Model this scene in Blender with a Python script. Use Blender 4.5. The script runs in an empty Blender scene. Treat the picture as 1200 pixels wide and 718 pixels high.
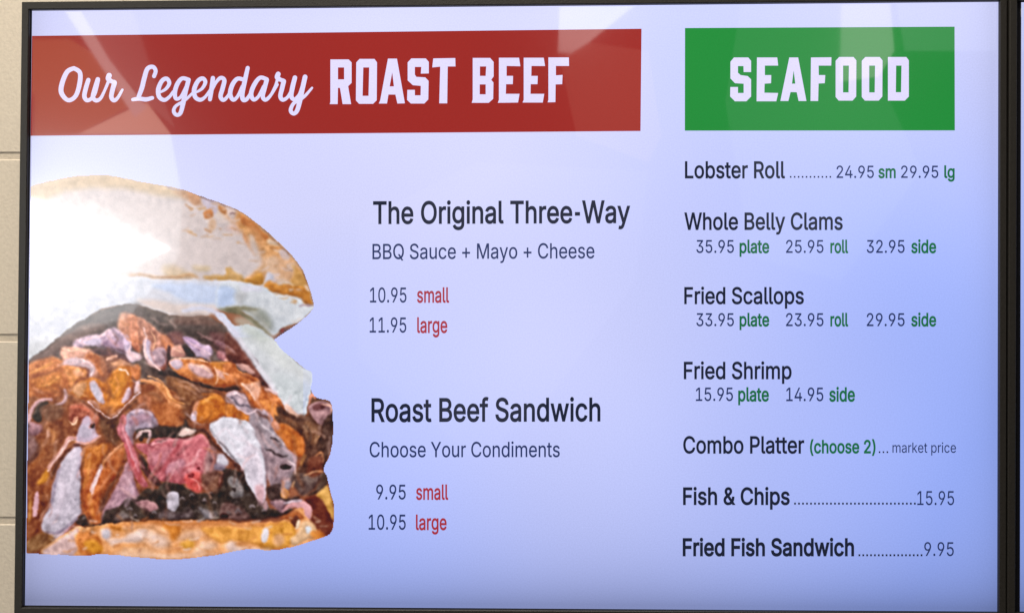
import bpy, bmesh, math
import numpy as np
from mathutils import Vector, Matrix

# ---------------------------------------------------------------- camera, world, lamps, exposure
SC = bpy.context.scene; COL = SC.collection; R = math.radians
FPX = 1100.0                                       # focal length in photograph pixels (1200 wide)
CAM = Vector((0.03125, -1.03558, -0.01111)); YAW, PITCH, ROLL = -0.02485781, 0.0105339, 0.0009185
FW = Vector((math.sin(YAW)*math.cos(PITCH), math.cos(YAW)*math.cos(PITCH), math.sin(PITCH)))
_r = Vector((math.cos(YAW), -math.sin(YAW), 0)); _u = _r.cross(FW)
RT = _r*math.cos(ROLL)+_u*math.sin(ROLL); UP = _u*math.cos(ROLL)-_r*math.sin(ROLL)
cd = bpy.data.cameras.new('camera'); cam = bpy.data.objects.new('camera', cd); COL.objects.link(cam)
cam.matrix_world = Matrix(((RT.x, UP.x, -FW.x, CAM.x), (RT.y, UP.y, -FW.y, CAM.y), (RT.z, UP.z, -FW.z, CAM.z), (0, 0, 0, 1)))
cd.sensor_width = 36; cd.lens = 36*FPX/1200; cd.clip_start = 0.02; cd.clip_end = 60
SC.camera = cam
W = bpy.data.worlds.new('World'); SC.world = W; W.use_nodes = True
W.node_tree.nodes['Background'].inputs[0].default_value = (0.62, 0.56, 0.50, 1)
W.node_tree.nodes['Background'].inputs[1].default_value = 0.13
def area(name, loc, aim, sx, sy, power, col):
    l = bpy.data.lights.new(name, 'AREA'); l.shape = 'RECTANGLE'; l.size = sx; l.size_y = sy; l.energy = power; l.color = col
    o = bpy.data.objects.new(name, l); COL.objects.link(o); o.location = loc
    o.rotation_euler = (Vector(aim)-Vector(loc)).to_track_quat('-Z', 'Y').to_euler(); return o
area('ceiling_light', (-0.5, -1.15, 2.3), (-0.3, 0, 0), 1.6, 0.6, 90, (1.0, 0.92, 0.80))
SC.view_settings.view_transform = 'Standard'; SC.view_settings.look = 'None'
SC.view_settings.exposure = 0; SC.view_settings.gamma = 1

# ---------------------------------------------------------------- helpers
def P(px, py, y=0.0):
    """layout coordinates of the menu artwork (units of the photograph) -> a point on the plane y"""
    d = FW*FPX+RT*(px-600)-UP*(py-359)
    t = (y-CAM.y)/d.y
    return CAM+d*t
def lin(c):
    c = np.asarray(c, float)/255
    return np.where(c <= 0.04045, c/12.92, ((c+0.055)/1.055)**2.4)
def mesh_obj(name, verts, faces, mat, parent=None):
    me = bpy.data.meshes.new(name); me.from_pydata([tuple(v) for v in verts], [], faces); me.update()
    me.materials.append(mat); o = bpy.data.objects.new(name, me); COL.objects.link(o)
    if parent: o.parent = parent
    return o
def thing(name, label, cat, group=None, loc=(0, 0, 0)):
    o = bpy.data.objects.new(name, None); COL.objects.link(o); o.location = loc; o.empty_display_size = .1
    o['label'] = label; o['category'] = cat
    if group: o['group'] = group
    return o
def nodes(name):
    m = bpy.data.materials.new(name); m.use_nodes = True
    nt = m.node_tree; return m, nt, nt.nodes['Principled BSDF']
def mth(nt, op, a, b=None, clamp=False):
    n = nt.nodes.new('ShaderNodeMath'); n.operation = op; n.use_clamp = clamp
    for i, v in enumerate((a, b)):
        if v is None: continue
        if isinstance(v, (int, float)): n.inputs[i].default_value = v
        else: nt.links.new(v, n.inputs[i])
    return n.outputs[0]

# ---------------------------------------------------------------- materials
def lcd(name, rgb=None, attr=None, white=False, edge=1.0):
    """a glowing picture area under the panel's satin front sheet: sharp and hazy reflection together"""
    m, nt, b = nodes(name)
    b.inputs['Base Color'].default_value = (0.012, 0.012, 0.014, 1)
    b.inputs['Roughness'].default_value = 0.19; b.inputs['Specular IOR Level'].default_value = 0.27
    b.inputs['Coat Weight'].default_value = 1.0
    wn = nt.nodes.new('ShaderNodeTexNoise'); wn.inputs['Scale'].default_value = 5; wn.inputs['Detail'].default_value = 6; wn.inputs['Distortion'].default_value = 1.2
    geo = nt.nodes.new('ShaderNodeNewGeometry'); sep = nt.nodes.new('ShaderNodeSeparateXYZ')
    nt.links.new(geo.outputs['Position'], sep.inputs[0]); x, z = sep.outputs[0], sep.outputs[2]
    nt.links.new(geo.outputs['Position'], wn.inputs['Vector'])         # wiped glass: faint smears in the gloss
    nt.links.new(mth(nt, 'ADD', mth(nt, 'MULTIPLY', wn.outputs['Fac'], 0.07), -0.004), b.inputs['Coat Roughness'])
    # the backlight: a little weaker towards the edges of the panel, uneven in broad patches
    bot = mth(nt, 'SUBTRACT', 1.0, mth(nt, 'MULTIPLY', 0.44*edge, mth(nt, 'POWER', 2.718, mth(nt, 'DIVIDE', mth(nt, 'MAXIMUM', mth(nt, 'ADD', z, 0.327), 0.0), -0.034))))
    rt = mth(nt, 'SUBTRACT', 1.0, mth(nt, 'MULTIPLY', 0.18*edge, mth(nt, 'POWER', 2.718, mth(nt, 'DIVIDE', mth(nt, 'MAXIMUM', mth(nt, 'SUBTRACT', 0.53, mth(nt, 'ABSOLUTE', x)), 0.0), -0.022))))
    vert = mth(nt, 'ADD', mth(nt, 'MULTIPLY', z, 0.26), 1.07)
    nz = nt.nodes.new('ShaderNodeTexNoise'); nz.inputs['Scale'].default_value = 2.6; nz.inputs['Detail'].default_value = 1
    nt.links.new(geo.outputs['Position'], nz.inputs['Vector'])
    patch = mth(nt, 'ADD', mth(nt, 'MULTIPLY', nz.outputs['Fac'], 0.34), 0.83)
    gr = nt.nodes.new('ShaderNodeTexNoise'); gr.inputs['Scale'].default_value = 620; gr.inputs['Detail'].default_value = 1
    nt.links.new(geo.outputs['Position'], gr.inputs['Vector'])
    grain = mth(nt, 'ADD', mth(nt, 'MULTIPLY', gr.outputs['Fac'], 0.17), 0.915)
    k = mth(nt, 'MULTIPLY', mth(nt, 'MULTIPLY', mth(nt, 'MULTIPLY', bot, rt), mth(nt, 'MULTIPLY', vert, patch)), grain)
    nt.links.new(k, b.inputs['Emission Strength'])
    if attr:
        a = nt.nodes.new('ShaderNodeAttribute'); a.attribute_name = attr; nt.links.new(a.outputs['Color'], b.inputs['Emission Color'])
    elif white:                                    # white point drifts from lilac to blue across the panel
        mx = nt.nodes.new('ShaderNodeMix'); mx.data_type = 'RGBA'
        n2 = nt.nodes.new('ShaderNodeTexNoise'); n2.inputs['Scale'].default_value = 1.9; n2.inputs['Detail'].default_value = 0.5
        mp = nt.nodes.new('ShaderNodeMapping'); mp.inputs['Location'].default_value = (3.3, 0, 1.2)
        nt.links.new(geo.outputs['Position'], mp.inputs[0]); nt.links.new(mp.outputs[0], n2.inputs['Vector'])
        f = mth(nt, 'ADD', mth(nt, 'MULTIPLY', mth(nt, 'SUBTRACT', n2.outputs['Fac'], 0.5), 1.6), mth(nt, 'ADD', mth(nt, 'SUBTRACT', 0.38, mth(nt, 'MULTIPLY', z, 1.4)), mth(nt, 'MULTIPLY', x, 0.55)), True)
        nt.links.new(f, mx.inputs[0])
        mx.inputs[6].default_value = (*lin((210, 212, 252)), 1); mx.inputs[7].default_value = (*lin((150, 172, 248)), 1)
        nt.links.new(mx.outputs[2], b.inputs['Emission Color'])
    else:
        b.inputs['Emission Color'].default_value = (*lin(rgb), 1)
    return m
M_WHITE = lcd('lcd_white', white=True)
M_RED = lcd('lcd_red', (150, 26, 18), edge=.3); M_GREEN = lcd('lcd_green', (10, 134, 48), edge=.3)
M_LET = lcd('lcd_lettering_pale', (220, 214, 250), edge=.3)
M_DARK = lcd('lcd_lettering_dark', (3, 18, 46)); M_GREY = lcd('lcd_lettering_grey', (24, 44, 96))
M_RTXT = lcd('lcd_lettering_red', (166, 40, 56)); M_GTXT = lcd('lcd_lettering_green', (0, 104, 62))
M_PIC = lcd('lcd_picture', attr='picture', edge=.5)
def solid(name, col, rough, bump=0, scale=300, spec=.35, mot=.13):
    m, nt, b = nodes(name)
    b.inputs['Roughness'].default_value = rough; b.inputs['Specular IOR Level'].default_value = spec
    geo = nt.nodes.new('ShaderNodeNewGeometry')
    n = nt.nodes.new('ShaderNodeTexNoise'); n.inputs['Scale'].default_value = scale; n.inputs['Detail'].default_value = 4
    nt.links.new(geo.outputs['Position'], n.inputs['Vector'])
    r = nt.nodes.new('ShaderNodeValToRGB'); r.color_ramp.elements[0].position = .3; r.color_ramp.elements[1].position = .7
    r.color_ramp.elements[0].color = (*[c*(1-mot) for c in col], 1); r.color_ramp.elements[1].color = (*[min(1, c*(1+mot)) for c in col], 1)
    nt.links.new(n.outputs['Fac'], r.inputs[0]); nt.links.new(r.outputs[0], b.inputs['Base Color'])
    if bump:
        bp = nt.nodes.new('ShaderNodeBump'); bp.inputs['Strength'].default_value = bump; bp.inputs['Distance'].default_value = .002
        nt.links.new(n.outputs['Fac'], bp.inputs['Height']); nt.links.new(bp.outputs[0], b.inputs['Normal'])
    return m
M_FRAME = solid('charcoal_plastic', (0.019, 0.0165, 0.0135), .5, .15, 500)
M_BLACK = solid('black_border', (0.004, 0.004, 0.006), .5, 0, 300, .15)
M_BODY = solid('black_casing', (0.012, 0.012, 0.012), .6, .2, 300)
M_BLOCK = solid('painted_block', (0.62, 0.545, 0.44), .62, .22, 260, .4, .06)
M_MORTAR = solid('painted_mortar', (0.57, 0.49, 0.385), .7, .3, 260, .4, .06)

# ---------------------------------------------------------------- the block wall
WY = 0.070
def box_obj(name, x0, x1, y0, y1, z0, z1, mat, parent=None, bevel=0.0, me=None, kind=None):
    bm = bmesh.new(); bmesh.ops.create_cube(bm, size=1)
    for v in bm.verts: v.co = Vector(((x1-x0)*v.co.x, (y1-y0)*v.co.y, (z1-z0)*v.co.z))
    if bevel: bmesh.ops.bevel(bm, geom=[e for e in bm.edges], offset=bevel, segments=1, affect='EDGES')
    me = bpy.data.meshes.new(name); bm.to_mesh(me); bm.free(); me.materials.append(mat)
    o = bpy.data.objects.new(name, me); COL.objects.link(o); o.location = ((x0+x1)/2, (y0+y1)/2, (z0+z1)/2)
    if parent: o.parent = parent
    if kind: o['kind'] = kind
    return o
zj = [P(8, v, WY).z for v in (184, 396, 611)]      # joints seen beside the display
CH = (zj[0]-zj[2])/2; BW = 0.405; GAP = 0.0062
wall = box_obj('wall', -1.90, 2.03, WY+.0014, WY+.20, zj[1]-3*CH, zj[1]+3*CH, M_MORTAR, kind='structure')
block0 = None
wc = Vector(wall.location)
for row in range(-3, 3):
    zc = zj[1]+(row+.5)*CH
    for c in range(10):
        xc = -1.672+c*BW+(BW/2 if row % 2 else 0)
        if xc+BW/2 > 2.05: continue
        if block0 is None:
            b = box_obj('block', -BW/2+GAP/2, BW/2-GAP/2, 0, .03, -CH/2+GAP/2, CH/2-GAP/2, M_BLOCK, wall, .0022); block0 = b
        else:
            b = block0.copy(); COL.objects.link(b)
        b.parent = wall; b.location = Vector((xc, WY+.015, zc))-wc

# ---------------------------------------------------------------- the displays
def ring(name, outer, inner, yf, yb, mat, parent, bev=.0012):
    """rails of a frame: front face between two quads, with outer and inner sides running back"""
    def inset(q, r, k): return [a+(b-a).normalized()*k for a, b in zip(q, r)]
    A = [Vector(v) for v in outer]; B = [Vector(v) for v in inner]
    loops = []
    def at(q, y): return [Vector((v.x, y, v.z)) for v in q]
    loops = [at(A, yb), at(A, yf+bev), at(inset(A, B, bev*1.2), yf), at(inset(B, A, bev*.8), yf), at(B, yf+bev*.7), at(B, .0012)]
    V = [v for l in loops for v in l]; F = []
    for i in range(len(loops)-1):
        for k in range(4):
            a = i*4+k; b = i*4+(k+1) % 4; F.append((a, b, b+4, a+4))
    return mesh_obj(name, V, F, mat, parent)
def quad(name, q, y, mat, parent, nx=1, nz=1):
    V = []; F = []
    for j in range(nz+1):
        for i in range(nx+1):
            u, v = i/nx, j/nz
            p = q[0]*(1-u)*(1-v)+q[1]*u*(1-v)+q[2]*u*v+q[3]*(1-u)*v
            V.append((p.x, y, p.z))
    for j in range(nz):
        for i in range(nx):
            a = j*(nx+1)+i; F.append((a, a+nx+1, a+nx+2, a+1))
    return mesh_obj(name, V, F, mat, parent)
def display(name, label, act, lip, out, group, nx=1):
    t = thing(name, label, 'menu screen', group)
    YF = -0.005
    A = [P(*p) for p in act]; L = [P(*p, YF) for p in lip]; O = [P(*p, YF) for p in out]
    ring('frame', O, L, YF, .052, M_FRAME, t)
    bx = [Vector((v.x, 0, v.z)) for v in O]; c = sum(bx, Vector())/4
    k = [c+(v-c)*.97 for v in bx]; kb = [c+(v-c)*1.0 for v in bx]
    V = [(v.x, .050, v.z) for v in k]+[(v.x, WY-.001, v.z) for v in [c+(v-c)*.9 for v in bx]]
    F = [(0, 1, 2, 3), (7, 6, 5, 4)]+[(i, i+4, (i+1) % 4+4, (i+1) % 4) for i in range(4)]
    mesh_obj('casing', V, F, M_BODY, t)
    bm = [Vector((v.x, 0, v.z)) for v in L]; bo = [c+(v-c)*1.006 for v in bm]
    # black border of the panel, between the lit area and the frame
    V = [(v.x, .0006, v.z) for v in bo]+[(v.x, .0006, v.z) for v in A]
    F = [(i, (i+1) % 4, (i+1) % 4+4, i+4) for i in range(4)]
    mesh_obj('border', V, F, M_BLACK, t)
    s = quad('screen', A, 0.0, M_WHITE, t, 8, 6)
    return t, s
ACT = [(37.6, 13), (1170.3, 2.5), (1168.6, 716), (29.2, 708.7)]
LIP = [(33.6, 11.2), (1172.6, 0.4), (1171.2, 718), (25.8, 711.6)]
OUTQ = [(25.0, 2.2), (1180.6, -9.5), (1179.3, 729), (15.8, 722.5)]
disp, screen = display('menu_display', 'large black-framed menu screen showing a roast beef sandwich and seafood prices', ACT, LIP, OUTQ, 'menu screens side by side')
off = 1159.0
ACT2 = [(1196.8, 3), (2340, -4), (2344, 723), (1195.2, 716)]
LIP2 = [(1192.4, 0.4), (2343, -7), (2347, 727), (1190.0, 718)]
OUT2 = [(1183.6, -9.5), (2352, -17), (2356, 737), (1181.0, 729)]
disp2, screen2 = display('menu_display', 'second black-framed menu screen, only a lilac sliver at the right edge', ACT2, LIP2, OUT2, 'menu screens side by side')

# coloured heading bands
def band(name, pts, mat, label):
    q = [P(*p) for p in pts]; o = quad(name, q, -.00012, mat, screen, 6, 2); o['label'] = label; return o
band('heading_band', [(37.6, 42.4), (751.8, 34.0), (750.6, 153.7), (36.0, 159.3)], M_RED, 'red heading band')
band('heading_band', [(802.7, 33.2), (1118.6, 31.6), (1118.9, 153.0), (802.5, 153.3)], M_GREEN, 'green heading band')
YT = -.00024
# block capitals, drawn as outlines with counters
def outline(name, shapes, mat, label, x0, y0, sc):
    cu = bpy.data.curves.new(name, 'CURVE'); cu.dimensions = '2D'; cu.fill_mode = 'BOTH'
    for pts in shapes:
        sp = cu.splines.new('POLY'); sp.points.add(len(pts)-1); sp.use_cyclic_u = True
        # cut every corner slightly, as the screen's pixels do
        for i, (u, v) in enumerate(pts):
            sp.points[i].co = (u, -v, 0, 1)
    tmp = bpy.data.objects.new('tmp', cu); COL.objects.link(tmp)
    me = bpy.data.meshes.new_from_object(tmp.evaluated_get(bpy.context.evaluated_depsgraph_get()))
    bpy.data.objects.remove(tmp); bpy.data.curves.remove(cu)
    for v in me.vertices:
        p = P(x0+v.co.x/sc, y0-v.co.y/sc); v.co = (p.x, YT, p.z)
    fix_normals(me)
    me.materials.clear(); me.materials.append(mat); me.name = name
    o = bpy.data.objects.new(name, me); COL.objects.link(o); o.parent = screen; o['label'] = label; return o
def fix_normals(me):
    bm = bmesh.new(); bm.from_mesh(me)
    for f in bm.faces:
        f.normal_update()
        if f.normal.y > 0: f.normal_flip()
    bm.to_mesh(me); bm.free()
def shift(l, du): return [[(u+du, v) for u, v in s] for s in l]
ROAST = [[(62,120),(245,120),(275,150),(275,355),(240,388),(270,568),(185,568),(158,405),(138,405),(135,568),(55,568),(62,545)], [(138,200),(138,320),(200,320),(200,200)],
 [(355,115),(505,115),(530,150),(527,530),(490,565),(350,565),(318,530),(322,150)], [(392,200),(385,485),(445,485),(452,200)],
 [(640,112),(730,112),(737,150),(810,560),(735,562),(715,472),(645,472),(630,562),(548,562),(562,530)], [(683,250),(657,390),(700,390)],
 [(875,110),(1020,110),(1050,145),(1050,260),(970,262),(975,195),(910,195),(910,270),(925,295),(1015,300),(1048,335),(1045,520),(1005,562),(870,562),(832,525),(835,425),(910,425),(910,480),(968,480),(970,385),(890,378),(838,330),(838,150)],
 [(1095,110),(1316,106),(1318,190),(1240,190),(1235,560),(1155,560),(1165,192),(1085,200)]]
BEEF = [[(120,105),(295,105),(330,145),(330,290),(305,325),(328,350),(325,515),(280,555),(110,555),(120,520)], [(192,190),(192,285),(250,285),(255,190)], [(190,370),(190,470),(250,470),(250,370)],
 [(383,103),(585,103),(598,188),(460,185),(460,285),(525,285),(522,368),(455,368),(452,465),(590,465),(575,552),(372,555),(383,525)],
 [(632,103),(833,103),(846,186),(710,185),(708,285),(773,285),(770,368),(702,368),(700,465),(838,465),(823,552),(620,552),(632,525)],
 [(880,100),(1085,100),(1087,185),(955,185),(955,280),(1022,275),(1018,368),(952,370),(950,548),(872,550),(880,525)]]
SEA = [[(180,105),(330,105),(360,140),(360,258),(282,258),(280,195),(222,195),(222,265),(250,290),(325,300),(360,335),(360,515),(310,565),(190,565),(140,515),(142,415),(222,415),(222,478),(282,478),(282,380),(190,375),(143,325),(143,150)],
 [(422,105),(635,105),(645,190),(505,190),(505,290),(572,290),(570,375),(502,380),(500,475),(645,478),(625,565),(418,565)],
 [(762,105),(855,105),(942,562),(860,562),(840,470),(775,468),(752,562),(668,562)], [(808,240),(790,380),(825,380)],
 [(990,105),(1205,103),(1203,190),(1070,190),(1072,290),(1140,290),(1135,375),(1070,378),(1065,562),(985,562)]]
_O = [[(210,100),(360,100),(390,135),(388,515),(350,558),(205,558),(172,520),(172,140)], [(250,190),(250,472),(308,472),(312,190)]]
SEA += shift(_O+shift(_O, 275)+[[(722,100),(915,100),(942,135),(942,515),(900,558),(722,558)], [(808,190),(805,470),(860,470),(865,190)]], 1077)
outline('lettering', ROAST, M_LET, 'pale block capitals on the red band, first word', 380, 56, 8.571)
outline('lettering', BEEF, M_LET, 'pale block capitals on the red band, second word', 540, 56, 8.571)
outline('lettering', SEA, M_LET, 'pale block capitals on the green band', 840, 56, 8.975)
# ---- picture of the sandwich, computed on a grid of picture cells -----------------
def vnoise(X, Y, sc, seed):
    rs = np.random.RandomState(seed); G = rs.rand(256, 256)
    x = X/sc + 40; y = Y/sc + 40
    xi = np.floor(x).astype(int); yi = np.floor(y).astype(int)
    fx = x-xi; fy = y-yi; fx = fx*fx*(3-2*fx); fy = fy*fy*(3-2*fy)
    a = G[yi % 256, xi % 256]; b = G[yi % 256, (xi+1) % 256]
    c = G[(yi+1) % 256, xi % 256]; d = G[(yi+1) % 256, (xi+1) % 256]
    return (a*(1-fx)+b*fx)*(1-fy)+(c*(1-fx)+d*fx)*fy-0.5
def smooth_pts(pts, n=5, closed=True):
    P = np.array(pts, float); m = len(P); out = []
    for i in range(m if closed else m-1):
        if closed: p0, p1, p2, p3 = P[i-1], P[i], P[(i+1) % m], P[(i+2) % m]
        else: p0, p1, p2, p3 = P[max(i-1, 0)], P[i], P[i+1], P[min(i+2, m-1)]
        for k in range(n):
            t = k/n
            out.append(0.5*((2*p1)+(-p0+p2)*t+(2*p0-5*p1+4*p2-p3)*t*t+(-p0+3*p1-3*p2+p3)*t**3))
    if not closed: out.append(P[-1])
    return np.array(out)
def inside(X, Y, P):
    r = np.zeros(X.shape, bool)
    for (x0, y0), (x1, y1) in zip(P, np.roll(P, -1, 0)):
        if y0 == y1: continue
        r ^= ((y0 > Y) != (y1 > Y)) & (X < (x1-x0)*(Y-y0)/(y1-y0)+x0)
    return r
def blur(M, s):
    r = max(1, int(s*2.5)); k = np.exp(-np.arange(-r, r+1)**2/(2*s*s)); k /= k.sum()
    Q = np.pad(M, r, mode='edge')
    Q = sum(k[i]*Q[:, i:i+M.shape[1]] for i in range(2*r+1))
    return sum(k[i]*Q[i:i+M.shape[0], :] for i in range(2*r+1))
OUT = [(0,238),(28,222),(45,215),(63,211),(89,206),(124,205),(145,208.5),(163,212),(195.6,217.6),(218.5,223),(237,230),(255,236),(279,245.5),(301,260.6),
 (321,278),(341,297),(355,316),(362,333),(367.6,352),(367,363),(353,376.6),(338,387),(322.4,398),(324,400.5),(331.6,410),(344.7,420.6),(356,430),(366,436),
 (366.5,446),(365,456),(372,465),(387,470),(390,482),(391,500),(390.6,513.6),(387.6,532),(380,549),(384,558),(387,572),(391.4,590),(391.4,611),(387.6,625),
 (369,632.7),(344.7,640.4),(315.6,645),(300,643),(285,644),(260,649),(237,652.6),(206,655),(175.6,654),(145,651),(120,649),(101.6,651),(63.3,649.6),(28,648),(0,648)]
STEP = 0.85
def paint_picture():
    x0, y0, x1, y1 = 26, 200, 396, 660
    X, Y = np.meshgrid(np.arange(x0, x1, STEP), np.arange(y0, y1, STEP))
    WX = X+vnoise(X, Y, 9, 1)*2.0+vnoise(X, Y, 3.2, 2)*1.3
    WY = Y+vnoise(X, Y, 9, 3)*2.0+vnoise(X, Y, 3.2, 4)*1.3
    C = np.zeros(X.shape+(3,)); C[:] = (140, 86, 54)
    st = [25, 190, 7]
    def lay(M, col, soft, var, x, y, a=1.0):
        s = tuple([slice(max(0, int((y.min()-y0)/STEP)-14), int((y.max()-y0)/STEP)+15), slice(max(0, int((x.min()-x0)/STEP)-14), int((x.max()-x0)/STEP)+15)])
        m = M(WX[s], WY[s]).astype(float)
        if m.size == 0: return
        m = blur(m, soft/STEP)[..., None]*a
        st[2] += 1
        n = (vnoise(WX[s], WY[s], 11, st[2])*1.0+vnoise(WX[s], WY[s], 5.5, st[2]+500)*1.0+vnoise(X[s], Y[s], 2.6, st[2]+700)*0.3)[..., None]
        r = blur(m[..., 0], 2.4)                                   # each fold is drawn lighter up-left, darker down-right
        e = (np.roll(r, (2, 1), (0, 1))-np.roll(r, (-2, -1), (0, 1)))[..., None]*-var*1.1
        C[s] = C[s]*(1-m)+(np.array(col)+(n*var*1.15+e)*np.array((1.0, 0.9, 0.8)))*m
    def tile(x, y): st[0] = x; st[1] = y
    def tr(pts): return [(st[0]+p[0]/6.527, st[1]+p[1]/6.527) for p in pts]
    def p(col, pts, soft=0.8, var=28, a=1.0):
        P = smooth_pts(tr(pts)); lay(lambda x, y: inside(x, y, P), col, soft, var, P[:, 0], P[:, 1], a)
    def s(col, pts, w=10, soft=0.7, var=20, a=1.0, taper=True):
        if sum(col) < 330: soft *= 1.5; a *= .8                      # gaps fade into the meat
        P = smooth_pts(tr(pts), 4, False); W = w/6.527/2; n = len(P)
        def M(x, y):
            m = np.zeros(x.shape, bool)
            for i in range(n-1):
                t0 = i/(n-1); wl = W*(0.45+0.55*math.sin(math.pi*min(1, max(0, t0*0.96+0.02)))**0.6) if taper else W
                ax, ay = P[i]; bx, by = P[i+1]; dx, dy = bx-ax, by-ay; L = dx*dx+dy*dy+1e-9
                t = np.clip(((x-ax)*dx+(y-ay)*dy)/L, 0, 1)
                m |= (x-ax-t*dx)**2+(y-ay-t*dy)**2 < wl*wl
            return m
        lay(M, col, soft, var, P[:, 0], P[:, 1], a)
    # top bun: pale crust with golden rim
    tile(0, 0)
    def q(pts): return [(a*6.527, b*6.527) for a, b in pts]
    p((206, 190, 188), q([(20,225),(60,205),(124,200),(195,215),(255,233),(300,255),(345,298),(365,335),(372,362),(320,350),(250,345),(180,336),(120,334),(60,345),(20,370)]), 1, 13)
    p((212, 184, 158), q([(226,226),(255,236),(300,258),(340,292),(362,335),(366,358),(330,345),(318,300),(290,268),(250,246)]), 5, 20, .8)
    p((206, 176, 140), q([(28,225),(60,210),(124,204),(195,216),(230,226),(205,232),(150,222),(90,222),(40,238)]), 3, 18, 0.9)
    tile(145, 190)
    p((206, 160, 128), [(380,215),(480,215),(620,265),(720,300),(860,370),(905,400),(890,560),(850,500),(760,400),(700,330),(600,350),(540,300),(470,290)], 2.5, 30, .9)
    p((196, 140, 100), [(480,230),(580,260),(570,330),(520,320)], 1.5, 20, .8)
    p((190, 176, 190), [(600,275),(700,300),(720,360),(690,400),(610,340)], 1.5, 20)
    s((110, 84, 92), [(500,222),(600,262),(660,290),(720,300),(800,345),(880,375),(914,400)], 14, 0.8)
    s((150, 130, 150), [(330,185),(400,212),(480,215)], 9, .8, 10, .6)
    p((196, 122, 62), [(612,380),(660,362),(690,395),(670,430),(620,425)], 1.2, 24)
    p((206, 160, 122), [(660,430),(700,440),(715,480),(680,530),(650,500)], 1.8, 20, .8)
    p((188, 124, 70), [(725,335),(780,345),(780,400),(740,380)], 1.2, 24)
    p((206, 180, 172), [(790,350),(850,365),(880,400),(830,440),(800,400)], 1.2, 20)
    s((112, 80, 84), [(820,395),(860,385),(900,370)], 12, .6)
    p((200, 160, 150), [(780,500),(850,470),(900,520),(860,540),(800,530)], 2.5, 20, .6)
    tile(255, 220)
    p((208, 148, 92), [(150,170),(250,240),(370,340),(500,450),(600,570),(650,640),(690,760),(560,718),(420,640),(340,718),(200,718),(330,600),(320,520),(280,470),(220,380),(150,300)], 1.8, 40)
    p((190, 108, 44), [(170,210),(240,240),(330,320),(400,370),(370,400),(290,330),(220,300),(180,260)], 1.5, 30, .8)
    p((184, 112, 56), [(190,340),(240,400),(280,470),(290,530),(260,500),(210,420)], 1.5, 24, .8)
    p((184, 120, 68), [(250,290),(330,330),(350,420),(320,470),(340,560),(300,540),(300,440),(250,350)], 2, 30, .7)
    p((212, 178, 148), [(390,390),(440,400),(480,440),(440,450),(390,430)], 1.2, 20)
    p((206, 182, 178), [(480,470),(530,470),(560,530),(530,560),(470,510)], 1.2, 20)
    p((206, 180, 164), [(530,590),(580,580),(600,630),(560,640),(530,620)], 1.2, 20)
    s((90, 60, 60), [(545,632),(575,628)], 9, .5)
    p((206, 172, 140), [(380,540),(450,540),(470,620),(430,680),(370,640)], 2, 24, .8)
    p((204, 190, 196), [(370,670),(420,660),(440,718),(380,718)], 1.5, 20)
    p((196, 138, 66), [(300,640),(350,590),(390,600),(350,680),(340,718),(270,718)], 1.8, 30, .8)
    p((200, 150, 96), [(580,640),(640,640),(670,718),(600,718)], 1.5, 24, .9)
    s((118, 74, 50), [(120,150),(200,195),(290,260),(380,340),(470,430),(560,510),(640,610),(685,720)], 13, .8)
    p((198, 184, 182), [(240,360),(290,390),(320,500),(330,560),(290,540),(260,460)], 1.8, 20, .7)
    tile(255, 300)
    p((202, 164, 140), [(330,20),(560,20),(600,140),(540,190),(400,190),(330,150)], 2.5, 34, .6)
    p((202, 196, 206), [(375,130),(420,140),(420,190),(370,200)], 1.3, 16)
    p((204, 150, 78), [(560,60),(640,120),(690,200),(710,270),(640,260),(560,200),(590,130)], 1.6, 30, .8)
    p((188, 118, 38), [(360,225),(400,190),(470,215),(560,220),(650,230),(690,250),(720,320),(725,370),(650,345),(640,320),(520,300),(440,285),(370,270)], 1.2, 34)
    p((214, 180, 158), [(670,215),(700,230),(705,270),(680,260)], 1.2, 16)
    s((120, 66, 30), [(370,270),(440,283),(520,300),(600,318),(650,330),(700,370),(730,375)], 12, .9, 16, .9)
    s((122, 74, 50), [(655,120),(690,190),(712,260),(735,350),(735,400)], 12, .7)
    p((200, 138, 50), [(110,185),(200,180),(260,170),(330,130),(350,190),(330,215),(200,212),(120,205)], 1.3, 30)
    s((150, 98, 40), [(110,190),(230,190),(320,205)], 7, .8, 12, .7)
    p((204, 152, 72), [(60,90),(90,110),(90,160),(60,190),(0,190),(0,165),(60,150)], 1.3, 30, .9)
    s((120, 80, 70), [(50,160),(62,150)], 8, .6)
    tile(145, 290)
    p((206, 176, 138), [(300,140),(400,130),(500,190),(560,200),(520,240),(330,230)], 2.5, 24, .8)
    p((196, 148, 82), [(620,210),(780,210),(800,150),(860,190),(914,220),(914,265),(820,250),(640,245)], 1.5, 30, .9)
    s((188, 132, 76), [(40,210),(130,212),(250,225),(400,228),(480,210),(570,225)], 24, 1.6, 30, .8)
    s((140, 104, 86), [(120,212),(290,225),(460,232),(560,235)], 7, 1, 12, .6)
    p((200, 172, 128), [(530,140),(640,135),(660,170),(560,180)], 1.8, 20, .7)
    # bun underside and white sauce / cheese
    tile(145, 290)
    p((206, 204, 214), [(-760,340),(-300,230),(50,225),(300,240),(560,248),(914,262),(1000,300),(1000,470),(700,470),(640,520),(420,520),(250,490),(120,450),(-100,450),(-300,560),(-760,900)], 1.2, 14)
    p((194, 204, 230), [(200,285),(380,270),(560,272),(760,300),(860,350),(850,420),(700,425),(560,430),(440,400),(330,340)], 2.2, 10)
    p((214, 192, 182), [(110,400),(250,400),(400,430),(560,440),(700,440),(720,470),(640,525),(420,520),(260,480),(140,440)], 2.2, 16, .8)
    tile(255, 300)
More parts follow.
